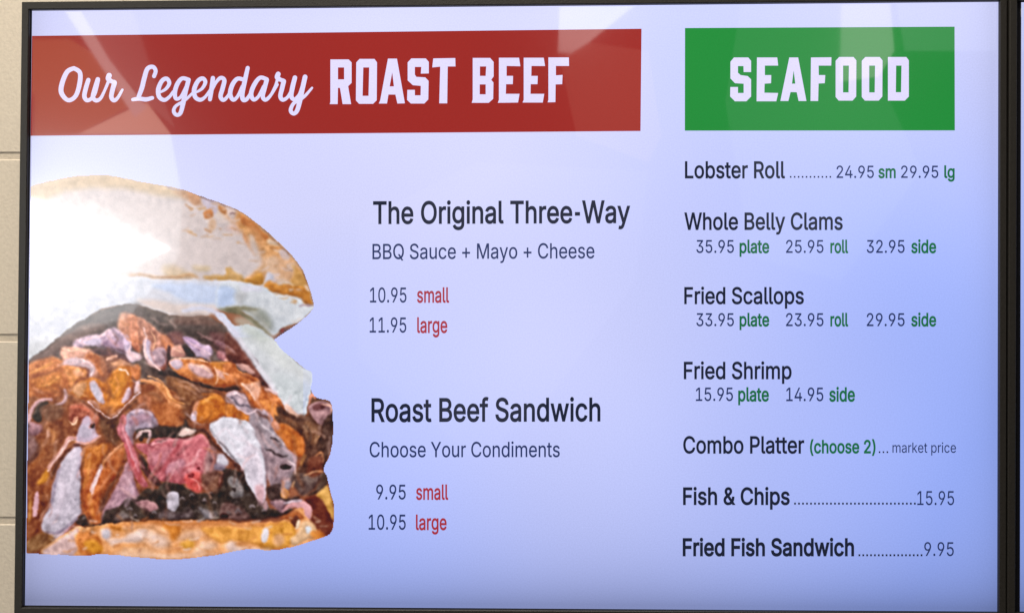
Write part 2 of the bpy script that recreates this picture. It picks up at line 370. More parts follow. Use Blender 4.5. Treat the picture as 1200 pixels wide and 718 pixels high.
    p((206, 208, 214), [(0,220),(100,200),(200,215),(350,235),(440,285),(640,325),(650,370),(730,385),(732,410),(640,495),(560,520),(490,560),(430,600),(330,540),(200,430),(0,400)], 1.2, 16)
    p((184, 198, 228), [(0,230),(120,245),(140,310),(130,370),(0,380)], 2.2, 12)
    p((178, 176, 178), [(130,280),(230,270),(210,330),(190,390),(150,350)], 2.5, 20, .7)
    p((208, 204, 222), [(180,225),(330,235),(320,270),(200,262)], 2, 12, .8)
    p((170, 174, 180), [(200,390),(300,390),(420,460),(450,560),(430,610),(350,560),(260,470)], 2.5, 18, .9)
    s((170, 140, 150), [(620,385),(660,375),(720,378)], 12, 1, 20, .8)
    p((104, 80, 82), [(485,560),(560,540),(640,490),(660,495),(600,540),(500,600),(440,640),(430,625),(480,590)], 1.1, 30)
    p((140, 70, 60), [(485,555),(515,555),(500,585)], .8, 20, .8)
    p((110, 104, 76), [(5,398),(140,388),(270,395),(330,400),(270,420),(180,420),(230,450),(330,520),(410,600),(360,590),(250,500),(170,450),(60,425)], 1.4, 26)
    p((138, 140, 128), [(200,410),(330,400),(380,440),(420,520),(400,570),(330,520),(260,450)], 2.6, 22, .8)
    # cheese slice front
    tile(265, 390)
    p((188, 196, 214), [(-70,-130),(-20,-150),(60,-60),(200,-60),(330,20),(385,68),(450,140),(560,240),(662,300),(662,430),(592,650),(530,640),(440,560),(330,430),(230,280),(130,130),(60,20)], .8, 12)
    p((196, 202, 206), [(100,-30),(230,-30),(330,20),(400,90),(480,200),(500,300),(400,240),(280,130),(200,60)], 3.5, 14, .9)
    p((188, 194, 200), [(440,130),(560,240),(655,300),(650,400),(560,330),(470,230)], 3, 12, .8)
    p((184, 196, 216), [(350,320),(480,330),(620,420),(580,600),(500,560),(400,440)], 3, 10, .9)
    s((206, 196, 208), [(-60,-130),(40,0),(130,120),(230,265),(330,420),(440,545),(530,620),(592,645)], 26, 1.5, 16, .9)
    s((206, 210, 214), [(662,330),(655,420),(625,520),(592,640)], 9, .7, 8, .8)
    p((220, 176, 150), [(440,560),(470,545),(540,620),(580,640),(530,648),(470,610)], 1.2, 20)
    s((128, 130, 140), [(480,170),(560,240),(655,297)], 6, .7, 10, .6)
    tile(255, 300)
    p((182, 190, 178), [(130,480),(230,470),(330,560),(400,640),(340,640),(230,590),(170,540)], 2.5, 10, .6)
    s((98, 96, 62), [(70,420),(180,440),(250,475),(330,540),(400,610)], 14, 1.2, 16, .85)
    # meat mound: dark upper shadow
    tile(145, 290)
    p((92, 78, 72), [(-740,900),(-560,740),(-420,620),(-330,560),(-160,470),(-20,435),(60,435),(200,465),(330,505),(440,525),(640,530),(730,570),(830,650),(930,780),(1000,930),(400,1100),(-300,900)], .9, 26)
    tile(145, 380)
    p((66, 52, 46), [(250,0),(500,30),(720,20),(860,130),(880,200),(700,180),(500,90),(330,60)], 2, 24)
    p((112, 78, 66), [(390,-50),(560,-60),(700,-40),(720,0),(560,10),(400,0)], 2, 24, .8)
    p((110, 66, 66), [(660,60),(800,80),(880,150),(914,260),(800,240),(700,170)], 2, 40, .8)
    p((146, 100, 116), [(700,130),(820,160),(850,200),(760,190)], 1.5, 30, .8)
    tile(25, 290)
    p((104, 88, 84), [(300,718),(450,610),(600,520),(720,470),(840,435),(914,440),(914,560),(700,540),(560,620),(420,700)], 2, 18, .8)
    p((200, 130, 96), [(760,500),(860,520),(914,600),(914,718),(780,700),(740,600)], 1.8, 44, .9)
    tile(25, 380)
    p((110, 86, 78), [(300,110),(480,0),(640,0),(600,60),(450,120),(360,190),(300,190),(240,260),(60,320),(60,290)], 1.5, 24)
    p((188, 156, 176), [(390,150),(470,100),(600,70),(700,20),(780,60),(840,130),(830,200),(700,190),(600,170),(500,170),(420,200)], 1.4, 60)
    p((202, 182, 212), [(480,130),(580,95),(620,130),(560,160),(500,155)], 1.2, 24)
    p((158, 120, 150), [(620,130),(740,120),(800,170),(820,230),(760,220),(660,170)], 1.5, 34)
    p((196, 122, 86), [(800,-60),(914,-40),(914,210),(840,160),(830,60)], 1.4, 50)
    p((196, 166, 196), [(800,80),(830,120),(840,200),(914,230),(900,270),(830,280),(800,220),(780,130)], 1.2, 24)
    p((88, 58, 62), [(540,190),(640,190),(760,220),(840,270),(800,290),(720,250),(640,250),(560,220)], 1.2, 20)
    # orange sauce left
    p((190, 116, 56), [(45,310),(140,270),(240,250),(330,280),(420,360),(400,470),(340,500),(280,570),(200,580),(60,560),(40,450)], 1.6, 44)
    p((202, 128, 50), [(80,430),(200,380),(300,370),(280,470),(160,500)], 2.2, 36, .8)
    p((206, 150, 124), [(300,180),(420,180),(540,200),(560,260),(600,330),(560,410),(520,390),(540,330),(440,300),(330,300)], 1.4, 44)
    p((206, 176, 186), [(310,290),(400,250),(500,290),(560,320),(550,400),(510,395),(510,340),(420,315),(340,310)], 1.3, 26)
    p((196, 120, 60), [(480,240),(560,225),(640,280),(660,380),(620,390),(570,330),(540,290)], 1.4, 40)
    p((204, 134, 66), [(330,320),(440,330),(500,350),(500,410),(430,440),(370,480),(350,400)], 1.3, 44)
    p((220, 160, 116), [(390,355),(450,350),(480,385),(430,400)], 1.3, 24, .9)
    s((110, 60, 44), [(400,465),(440,430),(500,400),(520,360),(505,345)], 20, 1, 18)
    p((150, 96, 66), [(600,250),(720,250),(830,290),(820,330),(700,370),(640,400)], 1.6, 40, .8)
    s((216, 166, 140), [(660,270),(720,240)], 30, 1, 24)
    p((216, 158, 112), [(690,300),(760,275),(830,300),(800,320),(720,320)], 1.2, 24)
    p((192, 118, 32), [(450,430),(560,410),(640,440),(700,350),(760,320),(850,330),(860,430),(830,520),(790,640),(700,690),(620,680),(520,590),(380,560),(390,500)], 1.5, 40)
    p((210, 140, 34), [(700,380),(780,340),(820,370),(790,470),(730,570),(690,560),(680,470)], 2.5, 28, .8)
    p((200, 170, 184), [(520,440),(570,430),(610,500),(640,590),(600,600),(550,540),(520,490)], 1.1, 20)
    p((184, 172, 214), [(530,470),(570,460),(600,530),(620,580),(580,570)], 1.6, 14, .8)
    p((216, 176, 180), [(505,590),(560,585),(600,620),(600,660),(550,640)], 1.1, 20)
    p((212, 168, 170), [(640,690),(700,680),(760,640),(750,670),(690,716),(650,716)], 1.1, 20)
    p((208, 170, 190), [(800,500),(830,480),(840,540),(790,600),(770,590)], 1.1, 20)
    p((214, 180, 184), [(880,430),(914,420),(914,520),(870,540),(865,510)], 1.1, 20)
    p((196, 120, 60), [(830,330),(900,310),(914,400),(870,420)], 1.4, 30)
    s((120, 60, 50), [(850,400),(860,470),(800,620)], 12, 1, 16, .8)
    p((196, 150, 108), [(390,480),(450,440),(500,440),(480,540),(420,560)], 1.6, 36, .8)
    # left lower meat
    p((136, 86, 50), [(40,600),(200,590),(340,520),(470,580),(620,690),(780,680),(914,540),(914,1300),(40,1300)], 1.5, 44)
    tile(25, 460)
    p((140, 84, 42), [(40,60),(914,200),(914,718),(40,718)], 3, 46, .7)
    p((170, 98, 70), [(370,110),(480,80),(560,130),(600,200),(560,250),(450,200),(390,240)], 1.4, 44)
    s((206, 158, 160), [(75,290),(60,190),(90,110),(160,60),(230,50)], 34, 1.1, 26)
    s((216, 176, 186), [(270,95),(320,70),(345,20),(330,-20)], 34, 1.1, 22)
    p((50, 50, 42), [(90,150),(150,75),(210,80),(160,140),(150,220),(90,200)], 1.1, 16)
    p((60, 52, 44), [(45,240),(90,250),(95,300),(45,300)], 1.1, 14)
    p((120, 86, 62), [(150,110),(300,90),(330,160),(240,220),(170,180)], 1.5, 26, .8)
    p((160, 112, 124), [(70,230),(150,240),(160,290),(100,330),(50,320)], 1.4, 34)
    p((112, 80, 80), [(40,330),(110,340),(130,460),(100,520),(40,520)], 1.8, 34, .9)
    s((208, 156, 128), [(200,260),(205,330)], 24, 1, 20)
    p((196, 160, 190), [(470,195),(510,175),(550,210),(580,310),(600,340),(520,385),(440,390),(420,350),(440,290)], 1.1, 22)
    p((178, 160, 200), [(450,260),(520,230),(550,300),(500,340),(440,320)], 1.6, 16, .8)
    p((38, 24, 22), [(530,235),(560,230),(560,260),(535,262)], .7, 8)
    s((220, 160, 128), [(400,240),(410,200),(430,185)], 20, 1, 20)
    s((206, 150, 140), [(420,345),(370,350),(330,410),(270,500),(215,580),(190,630)], 32, 1, 22)
    s((216, 158, 130), [(420,375),(500,385),(560,360),(610,330)], 18, 1, 18)
    p((188, 170, 200), [(400,420),(460,410),(470,480),(450,590),(470,718),(460,900),(440,940),(300,1090),(200,1110),(150,1020),(220,850),(240,718),(290,560),(340,480)], 1.3, 24)
    s((150, 110, 160), [(400,410),(440,440),(440,560),(430,640)], 20, 2.2, 18, .6)
    p((96, 60, 60), [(400,390),(450,390),(440,410),(400,405)], 1, 14, .8)
    s((206, 170, 180), [(425,640),(445,600)], 24, 1, 16)
    s((120, 88, 84), [(420,655),(455,665)], 20, 1.2, 14)
    p((178, 106, 34), [(470,440),(600,400),(700,380),(640,500),(560,620),(520,718),(480,718),(470,600)], 1.6, 38)
    p((176, 102, 46), [(700,460),(790,420),(760,540),(740,620),(640,718),(600,718),(640,580)], 1.5, 34)
    s((206, 140, 84), [(780,390),(700,450),(640,520),(620,600)], 20, 1.1, 22)
    p((88, 60, 34), [(600,180),(660,200),(760,220),(760,340),(700,400),(620,300)], 2, 26, .85)
    s((216, 178, 180), [(615,560),(600,620),(560,700),(530,780),(520,810)], 34, 1, 18)
    p((158, 110, 130), [(800,520),(850,570),(880,718),(960,880),(800,950),(640,1010),(620,940),(660,830),(760,640)], 1.3, 34)
    p((188, 140, 164), [(760,720),(850,700),(880,820),(760,900),(680,880)], 2.4, 30, .8)
    s((210, 166, 156), [(625,1020),(680,960),(780,920),(900,880)], 16, 1, 16)
    # left strip, lower
    tile(25, 550)
    p((140, 82, 40), [(40,0),(210,0),(220,180),(160,330),(150,470),(240,520),(140,640),(30,640)], 1.5, 40)
    s((214, 160, 172), [(120,180),(110,260),(105,345)], 42, 1, 24)
    p((206, 140, 34), [(120,110),(180,100),(210,60),(200,0),(150,60)], 1.4, 30, .9)
    # orange drip
    p((180, 100, 40), [(470,0),(620,0),(740,10),(640,160),(600,240),(600,400),(570,430),(520,400),(460,250),(460,120)], 1.2, 36)
    s((218, 182, 186), [(610,0),(575,60),(535,160)], 32, 1, 14)
    s((206, 140, 60), [(480,40),(480,140)], 16, 1.2, 16, .8)
    # dark hollow above lower bun
    p((54, 46, 40), [(410,400),(480,340),(520,410),(600,415),(640,320),(740,285),(880,240),(914,235),(914,400),(760,410),(640,430),(520,440)], 1.1, 26)
    tile(145, 550)
    p((56, 50, 42), [(0,240),(100,205),(170,150),(260,150),(280,110),(400,90),(500,150),(620,180),(740,120),(760,0),(830,0),(1000,60),(1100,270),(1150,300),(1300,300),(1200,360),(900,385),(400,395),(0,385)], 1.1, 34)
    p((140, 120, 124), [(-60,340),(0,320),(60,370),(-50,385)], 2, 30, .6)
    p((170, 120, 126), [(90,250),(150,230),(250,260),(240,310),(160,315)], 1.2, 44)
    p((192, 176, 202), [(320,200),(380,165),(425,200),(420,280),(385,325),(340,290)], 1, 16)
    p((110, 92, 98), [(260,340),(320,300),(420,330),(520,300),(510,370),(280,375)], 2, 36, .8)
    p((132, 120, 130), [(570,290),(620,300),(720,340),(680,380),(620,370)], 1.6, 36, .9)
    p((128, 96, 90), [(740,280),(800,250),(900,290),(960,370),(760,375)], 1.6, 44, .9)
    p((50, 24, 20), [(740,345),(790,330),(800,365),(750,372)], 1, 14)
    p((132, 122, 124), [(790,70),(850,60),(910,120),(914,200),(850,215),(800,180),(840,150)], 1.5, 50)
    p((36, 30, 30), [(820,140),(860,140),(850,170)], .9, 10)
    # main folded grey-pink roast
    tile(145, 460)
    p((142, 84, 40), [(120,-60),(300,-60),(480,60),(520,160),(480,260),(260,260),(200,120)], 1.5, 36)
    p((176, 104, 44), [(180,130),(330,60),(440,120),(400,240),(270,250),(230,160)], 2.4, 30, .7)
    p((188, 120, 78), [(110,30),(200,20),(210,110),(250,180),(160,130),(120,100)], 1.6, 40)
    s((212, 146, 90), [(140,-100),(250,-70),(330,10),(370,80),(480,115)], 44, 1, 26)
    s((206, 136, 72), [(250,-80),(330,0),(360,60)], 30, 1.4, 26)
    p((112, 78, 50), [(420,-30),(520,60),(540,180),(500,240),(460,160),(440,60)], 2.4, 28, .8)
    p((46, 42, 36), [(90,270),(260,245),(430,260),(470,200),(500,260),(560,280),(430,340),(230,350),(130,340)], 1.2, 18)
    p((168, 138, 172), [(0,200),(60,140),(140,125),(220,160),(260,250),(140,275),(80,300),(70,400),(0,360)], 1.2, 28)
    p((178, 124, 152), [(30,200),(160,150),(220,200),(120,230),(60,260)], 2.2, 22, .7)
    s((184, 98, 112), [(0,180),(-20,280),(20,360),(50,440),(80,540),(120,640),(160,700)], 70, 1.2, 34)
    s((200, 84, 84), [(10,380),(60,500),(100,600),(130,680)], 26, 1.6, 24, .8)
    s((196, 160, 160), [(100,345),(140,300),(195,300),(180,390)], 22, 1, 24)
    p((46, 30, 30), [(120,350),(150,330),(140,370)], .8, 10)
    p((184, 96, 108), [(100,380),(200,390),(250,350),(380,340),(480,340),(600,320),(655,380),(655,460),(620,580),(570,660),(500,700),(400,690),(330,680),(200,640),(190,500),(110,430)], 1, 38)
    p((196, 124, 142), [(190,470),(300,430),(380,420),(330,530),(260,560),(200,540)], 2, 26, .8)
    p((200, 108, 120), [(460,400),(600,350),(640,440),(600,540),(480,560),(430,500)], 2.5, 26, .8)
    p((194, 132, 156), [(330,560),(420,500),(470,520),(450,590),(330,630)], 1.6, 24, .8)
    s((176, 60, 66), [(430,390),(370,470),(330,540),(290,600)], 16, 1.4, 16, .8)
    s((172, 54, 64), [(350,650),(400,600),(470,570),(560,560)], 12, 1.3, 14, .7)
    s((170, 60, 70), [(460,640),(450,700)], 12, 1.4, 14, .7)
    p((206, 86, 78), [(480,620),(560,600),(600,640),(590,760),(500,740),(470,680)], 1.6, 34, .9)
    p((120, 24, 34), [(500,620),(540,615),(540,645),(505,650)], .9, 12)
    p((100, 20, 34), [(550,570),(580,565),(575,590)], .8, 12)
    s((206, 138, 128), [(600,330),(645,390),(645,460),(600,580)], 16, 1.3, 20, .9)
    s((150, 40, 44), [(660,480),(620,580),(570,660)], 10, 1.2, 12, .7)
    p((54, 44, 36), [(110,470),(180,520),(200,600),(290,690),(250,710),(180,640),(130,560)], 1.3, 18)
    s((48, 30, 28), [(400,340),(500,330),(570,290),(640,310),(670,380),(750,440),(830,520),(900,600)], 24, 1, 10)
    p((206, 178, 168), [(420,300),(470,270),(560,280),(520,310),(430,330)], 1, 34)
    p((140, 104, 108), [(660,400),(720,460),(690,560),(720,640),(640,700),(600,640)], 2, 40, .9)
    p((178, 168, 198), [(720,470),(770,470),(800,530),(780,560),(710,540)], 1.4, 20)
    p((140, 122, 170), [(690,540),(780,560),(760,600),(700,590)], 1.4, 20, .8)
    p((110, 76, 58), [(600,620),(740,600),(750,718),(690,770),(600,720)], 1.8, 44, .8)
    s((176, 120, 108), [(730,700),(740,650),(760,610)], 14, 1, 14, .7)
    tile(145, 380)
    # upper centre meats
    p((176, 116, 92), [(120,-60),(260,40),(320,80),(370,150),(330,220),(330,330),(280,360),(200,310),(160,200),(130,80)], 1.3, 60)
    p((196, 170, 194), [(150,130),(200,130),(210,230),(260,330),(200,290),(160,230)], 1.2, 30)
    p((172, 138, 160), [(210,200),(320,180),(320,290),(260,320)], 1.4, 50, .9)
    p((204, 168, 180), [(20,200),(100,220),(150,250),(90,285),(40,270)], 1.2, 30)
    p((204, 130, 84), [(280,80),(340,100),(400,170),(340,200),(310,160)], 1.4, 34)
    p((118, 70, 70), [(330,70),(440,60),(470,130),(390,150)], 1.8, 30, .8)
    p((182, 128, 112), [(370,170),(440,150),(470,220),(440,260),(360,240)], 1.3, 44)
    p((178, 142, 180), [(455,100),(520,95),(600,150),(660,160),(680,220),(640,255),(560,240),(500,170)], 1.2, 40)
    p((120, 70, 120), [(560,175),(590,175),(580,205)], 1, 12, .8)
    p((40, 28, 26), [(450,150),(490,160),(550,240),(480,240),(460,200)], 1, 12)
    p((60, 34, 40), [(335,170),(360,170),(355,260),(335,300)], 1, 10)
    p((170, 110, 120), [(720,200),(800,220),(850,260),(780,285),(720,250)], 1.3, 34)
    p((216, 160, 140), [(760,275),(810,250),(800,280)], 1, 14)
    p((196, 122, 56), [(340,290),(460,260),(590,255),(640,280),(780,290),(840,290),(860,340),(914,370),(900,430),(840,470),(740,480),(620,450),(500,430),(400,370)], 1, 44)
    p((200, 168, 188), [(345,285),(430,270),(445,330),(390,340)], 1.1, 34)
    p((210, 172, 178), [(500,300),(560,300),(650,330),(690,400),(640,420),(560,390),(500,340)], 1.5, 44, .9)
    p((206, 160, 148), [(700,350),(790,370),(810,420),(720,410)], 1.5, 34, .9)
    p((198, 124, 30), [(660,290),(830,290),(850,340),(750,350),(690,330)], 1.5, 24, .8)
    s((120, 60, 40), [(600,270),(660,320),(705,390)], 12, 1, 14, .8)
    s((150, 84, 50), [(800,350),(815,420)], 10, 1.1, 14, .7)
    p((40, 28, 20), [(350,350),(470,410),(600,450),(740,485),(900,480),(880,500),(720,505),(560,470),(440,420),(350,390)], 1, 12)
    p((58, 46, 42), [(200,310),(330,370),(340,400),(220,370)], 1.2, 16)
    p((134, 90, 50), [(330,400),(480,430),(600,480),(700,510),(560,580),(520,640),(440,560),(340,470)], 1.6, 40)
    p((100, 70, 56), [(520,440),(600,480),(700,520),(600,530),(520,500)], 1.6, 28, .7)
    p((186, 110, 24), [(550,620),(620,560),(700,530),(760,560),(780,640),(760,700),(640,740),(560,740)], 1.2, 34)
    p((206, 180, 204), [(510,690),(550,650),(560,718),(530,740),(510,718)], 1, 20)
    p((214, 150, 110), [(540,610),(580,580),(560,650),(530,680)], 1.2, 20, .9)
    # far right upper slices (265,390)
    tile(265, 390)
    p((112, 66, 52), [(0,0),(60,20),(120,100),(220,260),(300,380),(430,550),(400,560),(280,400),(200,330),(100,240),(40,240),(0,170)], 1.2, 44)
    p((178, 134, 124), [(70,230),(150,240),(220,300),(200,320),(100,270)], 1.1, 36)
    p((192, 116, 56), [(-20,240),(60,230),(100,290),(240,350),(270,400),(330,440),(400,480),(430,540),(440,600),(380,680),(300,640),(220,560),(160,480),(90,400),(0,370)], 1.1, 44)
    p((212, 160, 130), [(110,380),(180,390),(260,370),(270,420),(230,520),(200,470),(150,440)], 1.3, 40)
    p((54, 34, 26), [(0,420),(90,400),(120,440),(60,440),(0,440)], 1, 12)
    s((58, 36, 36), [(260,330),(290,400),(330,440)], 34, 1.2, 14)
    s((216, 176, 170), [(300,430),(350,440),(385,465)], 22, 1, 24)
    p((186, 156, 172), [(0,460),(60,440),(150,480),(190,560),(240,580),(330,600),(360,660),(300,718),(200,718),(170,640),(90,590),(60,560),(0,520)], 1.1, 34)
    s((40, 30, 56), [(20,490),(60,500),(90,545),(160,555),(200,575)], 11, .8, 8)
    p((180, 108, 30), [(0,540),(60,560),(140,610),(200,660),(190,690),(100,670),(0,640)], 1.3, 34)
    s((60, 44, 56), [(255,680),(290,675)], 10, .7, 8)
    p((196, 120, 50), [(280,510),(380,540),(440,600),(400,650),(330,620)], 1.4, 34, .9)
    p((82, 56, 36), [(400,560),(520,640),(600,650),(640,560),(660,440),(700,480),(800,530),(815,600),(820,718),(760,900),(700,900),(440,718),(370,660)], 1.2, 34)
    s((206, 140, 108), [(640,540),(660,470),(690,500)], 26, 1, 24)
    p((170, 128, 132), [(630,580),(680,530),(760,520),(800,560),(790,640),(740,700),(690,680)], 1.1, 36)
    p((98, 58, 60), [(680,540),(740,530),(760,560),(720,590),(670,580)], 1.2, 20)
    s((206, 160, 140), [(730,540),(800,560),(795,630)], 16, 1, 16)
    p((50, 38, 40), [(790,620),(815,600),(820,718),(750,718),(745,680)], 1.2, 14)
    tile(265, 460)
    # big pale slice
    p((158, 136, 150), [(170,210),(230,150),(320,190),(400,290),(500,400),(540,500),(520,620),(500,718),(430,760),(360,740),(300,600),(200,400)], 1.3, 26)
    p((160, 128, 140), [(300,440),(430,480),(520,560),(480,640),(400,718),(340,700),(310,560)], 2, 30, .8)
    p((204, 196, 222), [(-130,250),(-60,200),(0,185),(100,200),(190,250),(260,400),(305,560),(305,718),(300,800),(280,840),(220,780),(160,680),(110,560),(20,480),(-60,390)], 1, 14)
    p((204, 184, 208), [(130,420),(220,420),(280,560),(290,780),(240,780),(160,640)], 2.4, 16, .8)
    p((198, 150, 162), [(215,740),(290,700),(295,830),(260,850)], 1.8, 22, .9)
    s((160, 120, 130), [(260,400),(300,520),(305,680)], 9, 1.1, 12, .8)
    p((150, 130, 140), [(200,300),(250,290),(240,350)], 1.6, 18, .6)
    p((184, 106, 36), [(370,250),(440,230),(540,290),(600,370),(590,480),(520,470),(450,400),(400,320)], 1.3, 30)
    p((200, 140, 110), [(340,230),(380,210),(420,270),(380,290)], 1.3, 34)
    s((30, 24, 26), [(340,340),(370,348),(410,370)], 20, .7, 8)
    s((30, 24, 26), [(300,430),(350,440),(380,470),(450,485),(470,475)], 16, .7, 8)
    p((40, 34, 36), [(410,560),(460,545),(500,560),(480,585),(420,580)], .8, 8)
    s((206, 160, 170), [(430,420),(500,460),(530,520)], 12, 1.2, 16, .7)
    p((92, 64, 46), [(540,200),(600,170),(690,240),(720,320),(700,420),(740,460),(740,600),(640,718),(540,718),(520,620),(590,520),(610,400),(590,300)], 1.5, 36)
    p((130, 92, 60), [(600,220),(690,250),(710,330),(660,400),(610,340)], 1.6, 28, .8)
    p((66, 48, 38), [(780,160),(815,250),(820,370),(740,590),(720,470),(700,400),(740,270)], 1.3, 24)
    s((216, 160, 110), [(680,360),(710,335)], 16, .9, 12)
    s((190, 130, 84), [(680,480),(730,450),(740,530)], 16, 1, 16)
    s((186, 134, 70), [(570,560),(600,480)], 20, 1.2, 20, .9)
    p((112, 60, 36), [(640,500),(730,480),(740,580),(700,680),(620,640)], 1.6, 30, .8)
    tile(265, 550)
    p((100, 84, 80), [(480,60),(560,20),(660,60),(760,20),(700,120),(640,180),(580,200),(520,120)], 1.6, 40, .9)
    p((60, 46, 42), [(310,130),(420,110),(440,200),(560,200),(520,240),(420,280),(330,220)], 1.4, 30)
    s((196, 150, 110), [(510,130),(525,90)], 18, 1, 16)
    p((190, 134, 70), [(420,170),(450,135),(485,165),(470,215),(430,210)], 1, 24)
    s((188, 148, 150), [(300,300),(305,250)], 34, 1.1, 30)
    p((150, 110, 124), [(340,240),(430,230),(460,260),(430,330),(360,280)], 1.3, 44)
    # lower bun
    tile(25, 550)
    p((210, 150, 88), [(150,640),(240,540),(360,470),(420,430),(520,440),(600,425),(760,400),(1000,390),(1500,390),(1900,400),(2020,380),(2100,300),(2150,260),(2300,300),(2420,300),(2430,480),(2300,540),(2100,600),(1900,640),(1650,640),(1400,680),(1200,700),(900,700),(400,680)], 1, 40)
    p((210, 176, 170), [(160,640),(240,560),(370,480),(420,440),(440,480),(420,640),(300,680)], 1.6, 30)
    p((196, 120, 48), [(410,500),(470,470),(560,480),(620,560),(600,640),(510,670),(440,620)], 1.5, 44)
    p((206, 146, 26), [(480,560),(540,530),(600,560),(620,620),(540,640)], 1.8, 30, .8)
    p((206, 190, 200), [(610,470),(680,450),(680,520),(630,530)], 1.8, 24)
    s((196, 128, 40), [(680,430),(760,450),(800,440),(914,415)], 44, 1.6, 36)
    p((210, 180, 164), [(660,530),(760,520),(914,470),(914,540),(760,570),(700,600)], 2.2, 34)
    s((206, 140, 66), [(700,600),(780,575),(880,590)], 26, 1.8, 26, .8)
    s((186, 130, 150), [(255,490),(290,500),(330,470),(400,420)], 16, 1, 16)
    s((84, 60, 90), [(250,488),(290,480),(320,462)], 12, .9, 10)
    s((216, 190, 200), [(260,520),(310,490)], 16, 1, 14)
    p((140, 100, 56), [(150,480),(250,500),(230,560),(140,620),(60,630),(30,560)], 2, 34)
    tile(145, 550)
    p((212, 190, 184), [(30,480),(140,450),(250,470),(350,530),(340,600),(250,600),(170,540),(60,530)], 4, 34, .75)
    p((212, 160, 110), [(0,420),(200,410),(330,440),(380,500),(300,490),(160,440),(0,470)], 1.8, 34)
    p((200, 126, 34), [(300,410),(420,420),(430,500),(380,540),(340,480)], 1.8, 30, .9)
    p((212, 176, 150), [(420,500),(500,470),(600,460),(600,520),(460,540),(420,560)], 3, 30, .7)
    p((202, 150, 44), [(430,560),(520,530),(540,590),(470,610)], 2, 26, .9)
    p((208, 148, 58), [(600,430),(760,420),(914,440),(1040,430),(1200,410),(1300,410),(1290,540),(1150,600),(1060,590),(960,560),(860,540),(740,560),(640,500)], 1.8, 36)
    p((214, 186, 168), [(520,640),(600,560),(660,550),(730,590),(640,620),(560,650)], 3, 30, .75)
    p((212, 186, 176), [(770,590),(830,540),(880,590),(1000,600),(1140,620),(1080,650),(860,640)], 2, 24, .9)
    p((214, 176, 140), [(0,600),(150,590),(300,640),(520,640),(300,690),(0,680)], 2.4, 30, .7)
    s((150, 84, 30), [(0,392),(200,388),(420,398),(700,392),(914,398)], 20, 1.2, 20, .8)
    s((206, 140, 90), [(440,440),(600,430),(800,425),(914,430)], 16, 1.8, 26, .7)
    s((150, 96, 70), [(110,630),(130,600)], 10, .8, 12)
    tile(265, 550)
    s((80, 46, 34), [(-60,385),(100,390),(260,375),(380,365),(460,340),(540,320)], 18, 1.1, 14)
    p((158, 92, 40), [(410,370),(480,330),(560,320),(600,370),(560,390),(530,440),(500,390)], 1.4, 34)
    p((98, 46, 24), [(600,230),(680,200),(760,260),(800,340),(825,400),(800,490),(720,510),(680,440),(640,380),(660,330)], 1.2, 30)
    p((92, 50, 28), [(500,390),(540,350),(560,380),(530,440)], 1, 18)
    p((204, 160, 78), [(690,190),(770,110),(800,200),(825,280),(820,380),(790,330),(750,250)], 1.2, 34)
    s((120, 84, 50), [(745,40),(785,110),(825,270),(828,400)], 12, 1, 14, .8)
    p((76, 60, 48), [(740,20),(780,60),(770,120),(700,180),(620,200),(690,140)], 1.3, 24)
    p((196, 168, 190), [(440,250),(520,220),(580,225),(560,260),(480,260)], 1.1, 20)
    p((206, 150, 154), [(430,320),(480,260),(580,240),(640,270),(665,320),(650,375),(610,350),(590,290),(520,290)], 1.1, 28)
    p((208, 150, 52), [(330,420),(440,400),(520,440),(540,520),(460,590),(340,600),(290,570),(330,500)], 2, 34)
    p((210, 198, 206), [(265,490),(300,440),(335,480),(310,550),(270,545)], 1.1, 16)
    p((214, 170, 140), [(370,500),(440,500),(450,560),(370,580)], 2, 30, .7)
    p((216, 190, 160), [(540,390),(565,385),(560,440),(535,450)], 1, 18)
    p((210, 174, 130), [(570,400),(650,400),(690,440),(680,520),(600,540),(510,580),(500,520),(560,470)], 1.4, 36)
    p((206, 204, 214), [(600,440),(640,430),(650,480),(620,490)], 1.2, 14)
    p((196, 120, 26), [(640,480),(700,460),(760,500),(680,530)], 1.5, 26, .8)
    s((120, 96, 60), [(280,590),(340,600),(430,570)], 10, 1.3, 14, .7)
    # second pass: highlights along the edges of slices, wet glints, deep gaps between them
    tile(25, 380)
    s((226, 190, 196), [(470,135),(530,110),(600,90),(680,40)], 13, .7); s((224, 186, 190), [(790,90),(835,140),(830,220),(900,250)], 14, .7)
    s((84, 52, 56), [(620,150),(660,180),(740,190),(800,215)], 12, .8); s((96, 60, 60), [(700,60),(740,110),(720,150)], 12, .8)
    s((232, 190, 160), [(305,185),(380,200),(440,190)], 14, .7); s((228, 196, 196), [(420,250),(500,290),(545,330),(540,390)], 16, .7)
    s((120, 66, 34), [(60,420),(150,380),(240,360),(310,310)], 12, 1); s((226, 158, 78), [(70,380),(160,330),(240,290)], 16, 1.1)
    s((124, 66, 30), [(90,520),(200,520),(270,560)], 12, 1); s((228, 160, 74), [(120,470),(220,450),(290,400)], 14, 1.1)
    s((110, 60, 36), [(290,470),(320,520),(290,560)], 14, .9); s((222, 150, 70), [(720,400),(740,470),(700,560)], 20, 1.3)
    s((240, 206, 190), [(745,340),(800,350),(830,390)], 12, .8); s((128, 70, 28), [(640,420),(680,500),(660,600)], 12, 1)
    s((232, 200, 208), [(510,595),(600,660),(660,712),(720,700),(780,640),(860,560),(914,520)], 10, .7)
    s((60, 38, 26), [(470,590),(560,660),(640,725),(720,722),(800,650),(880,580)], 16, .9)
    tile(145, 380)
    s((226, 186, 178), [(150,20),(170,110),(160,200),(200,270),(280,350)], 14, .8); s((224, 170, 130), [(210,60),(240,130),(220,200)], 12, .8)
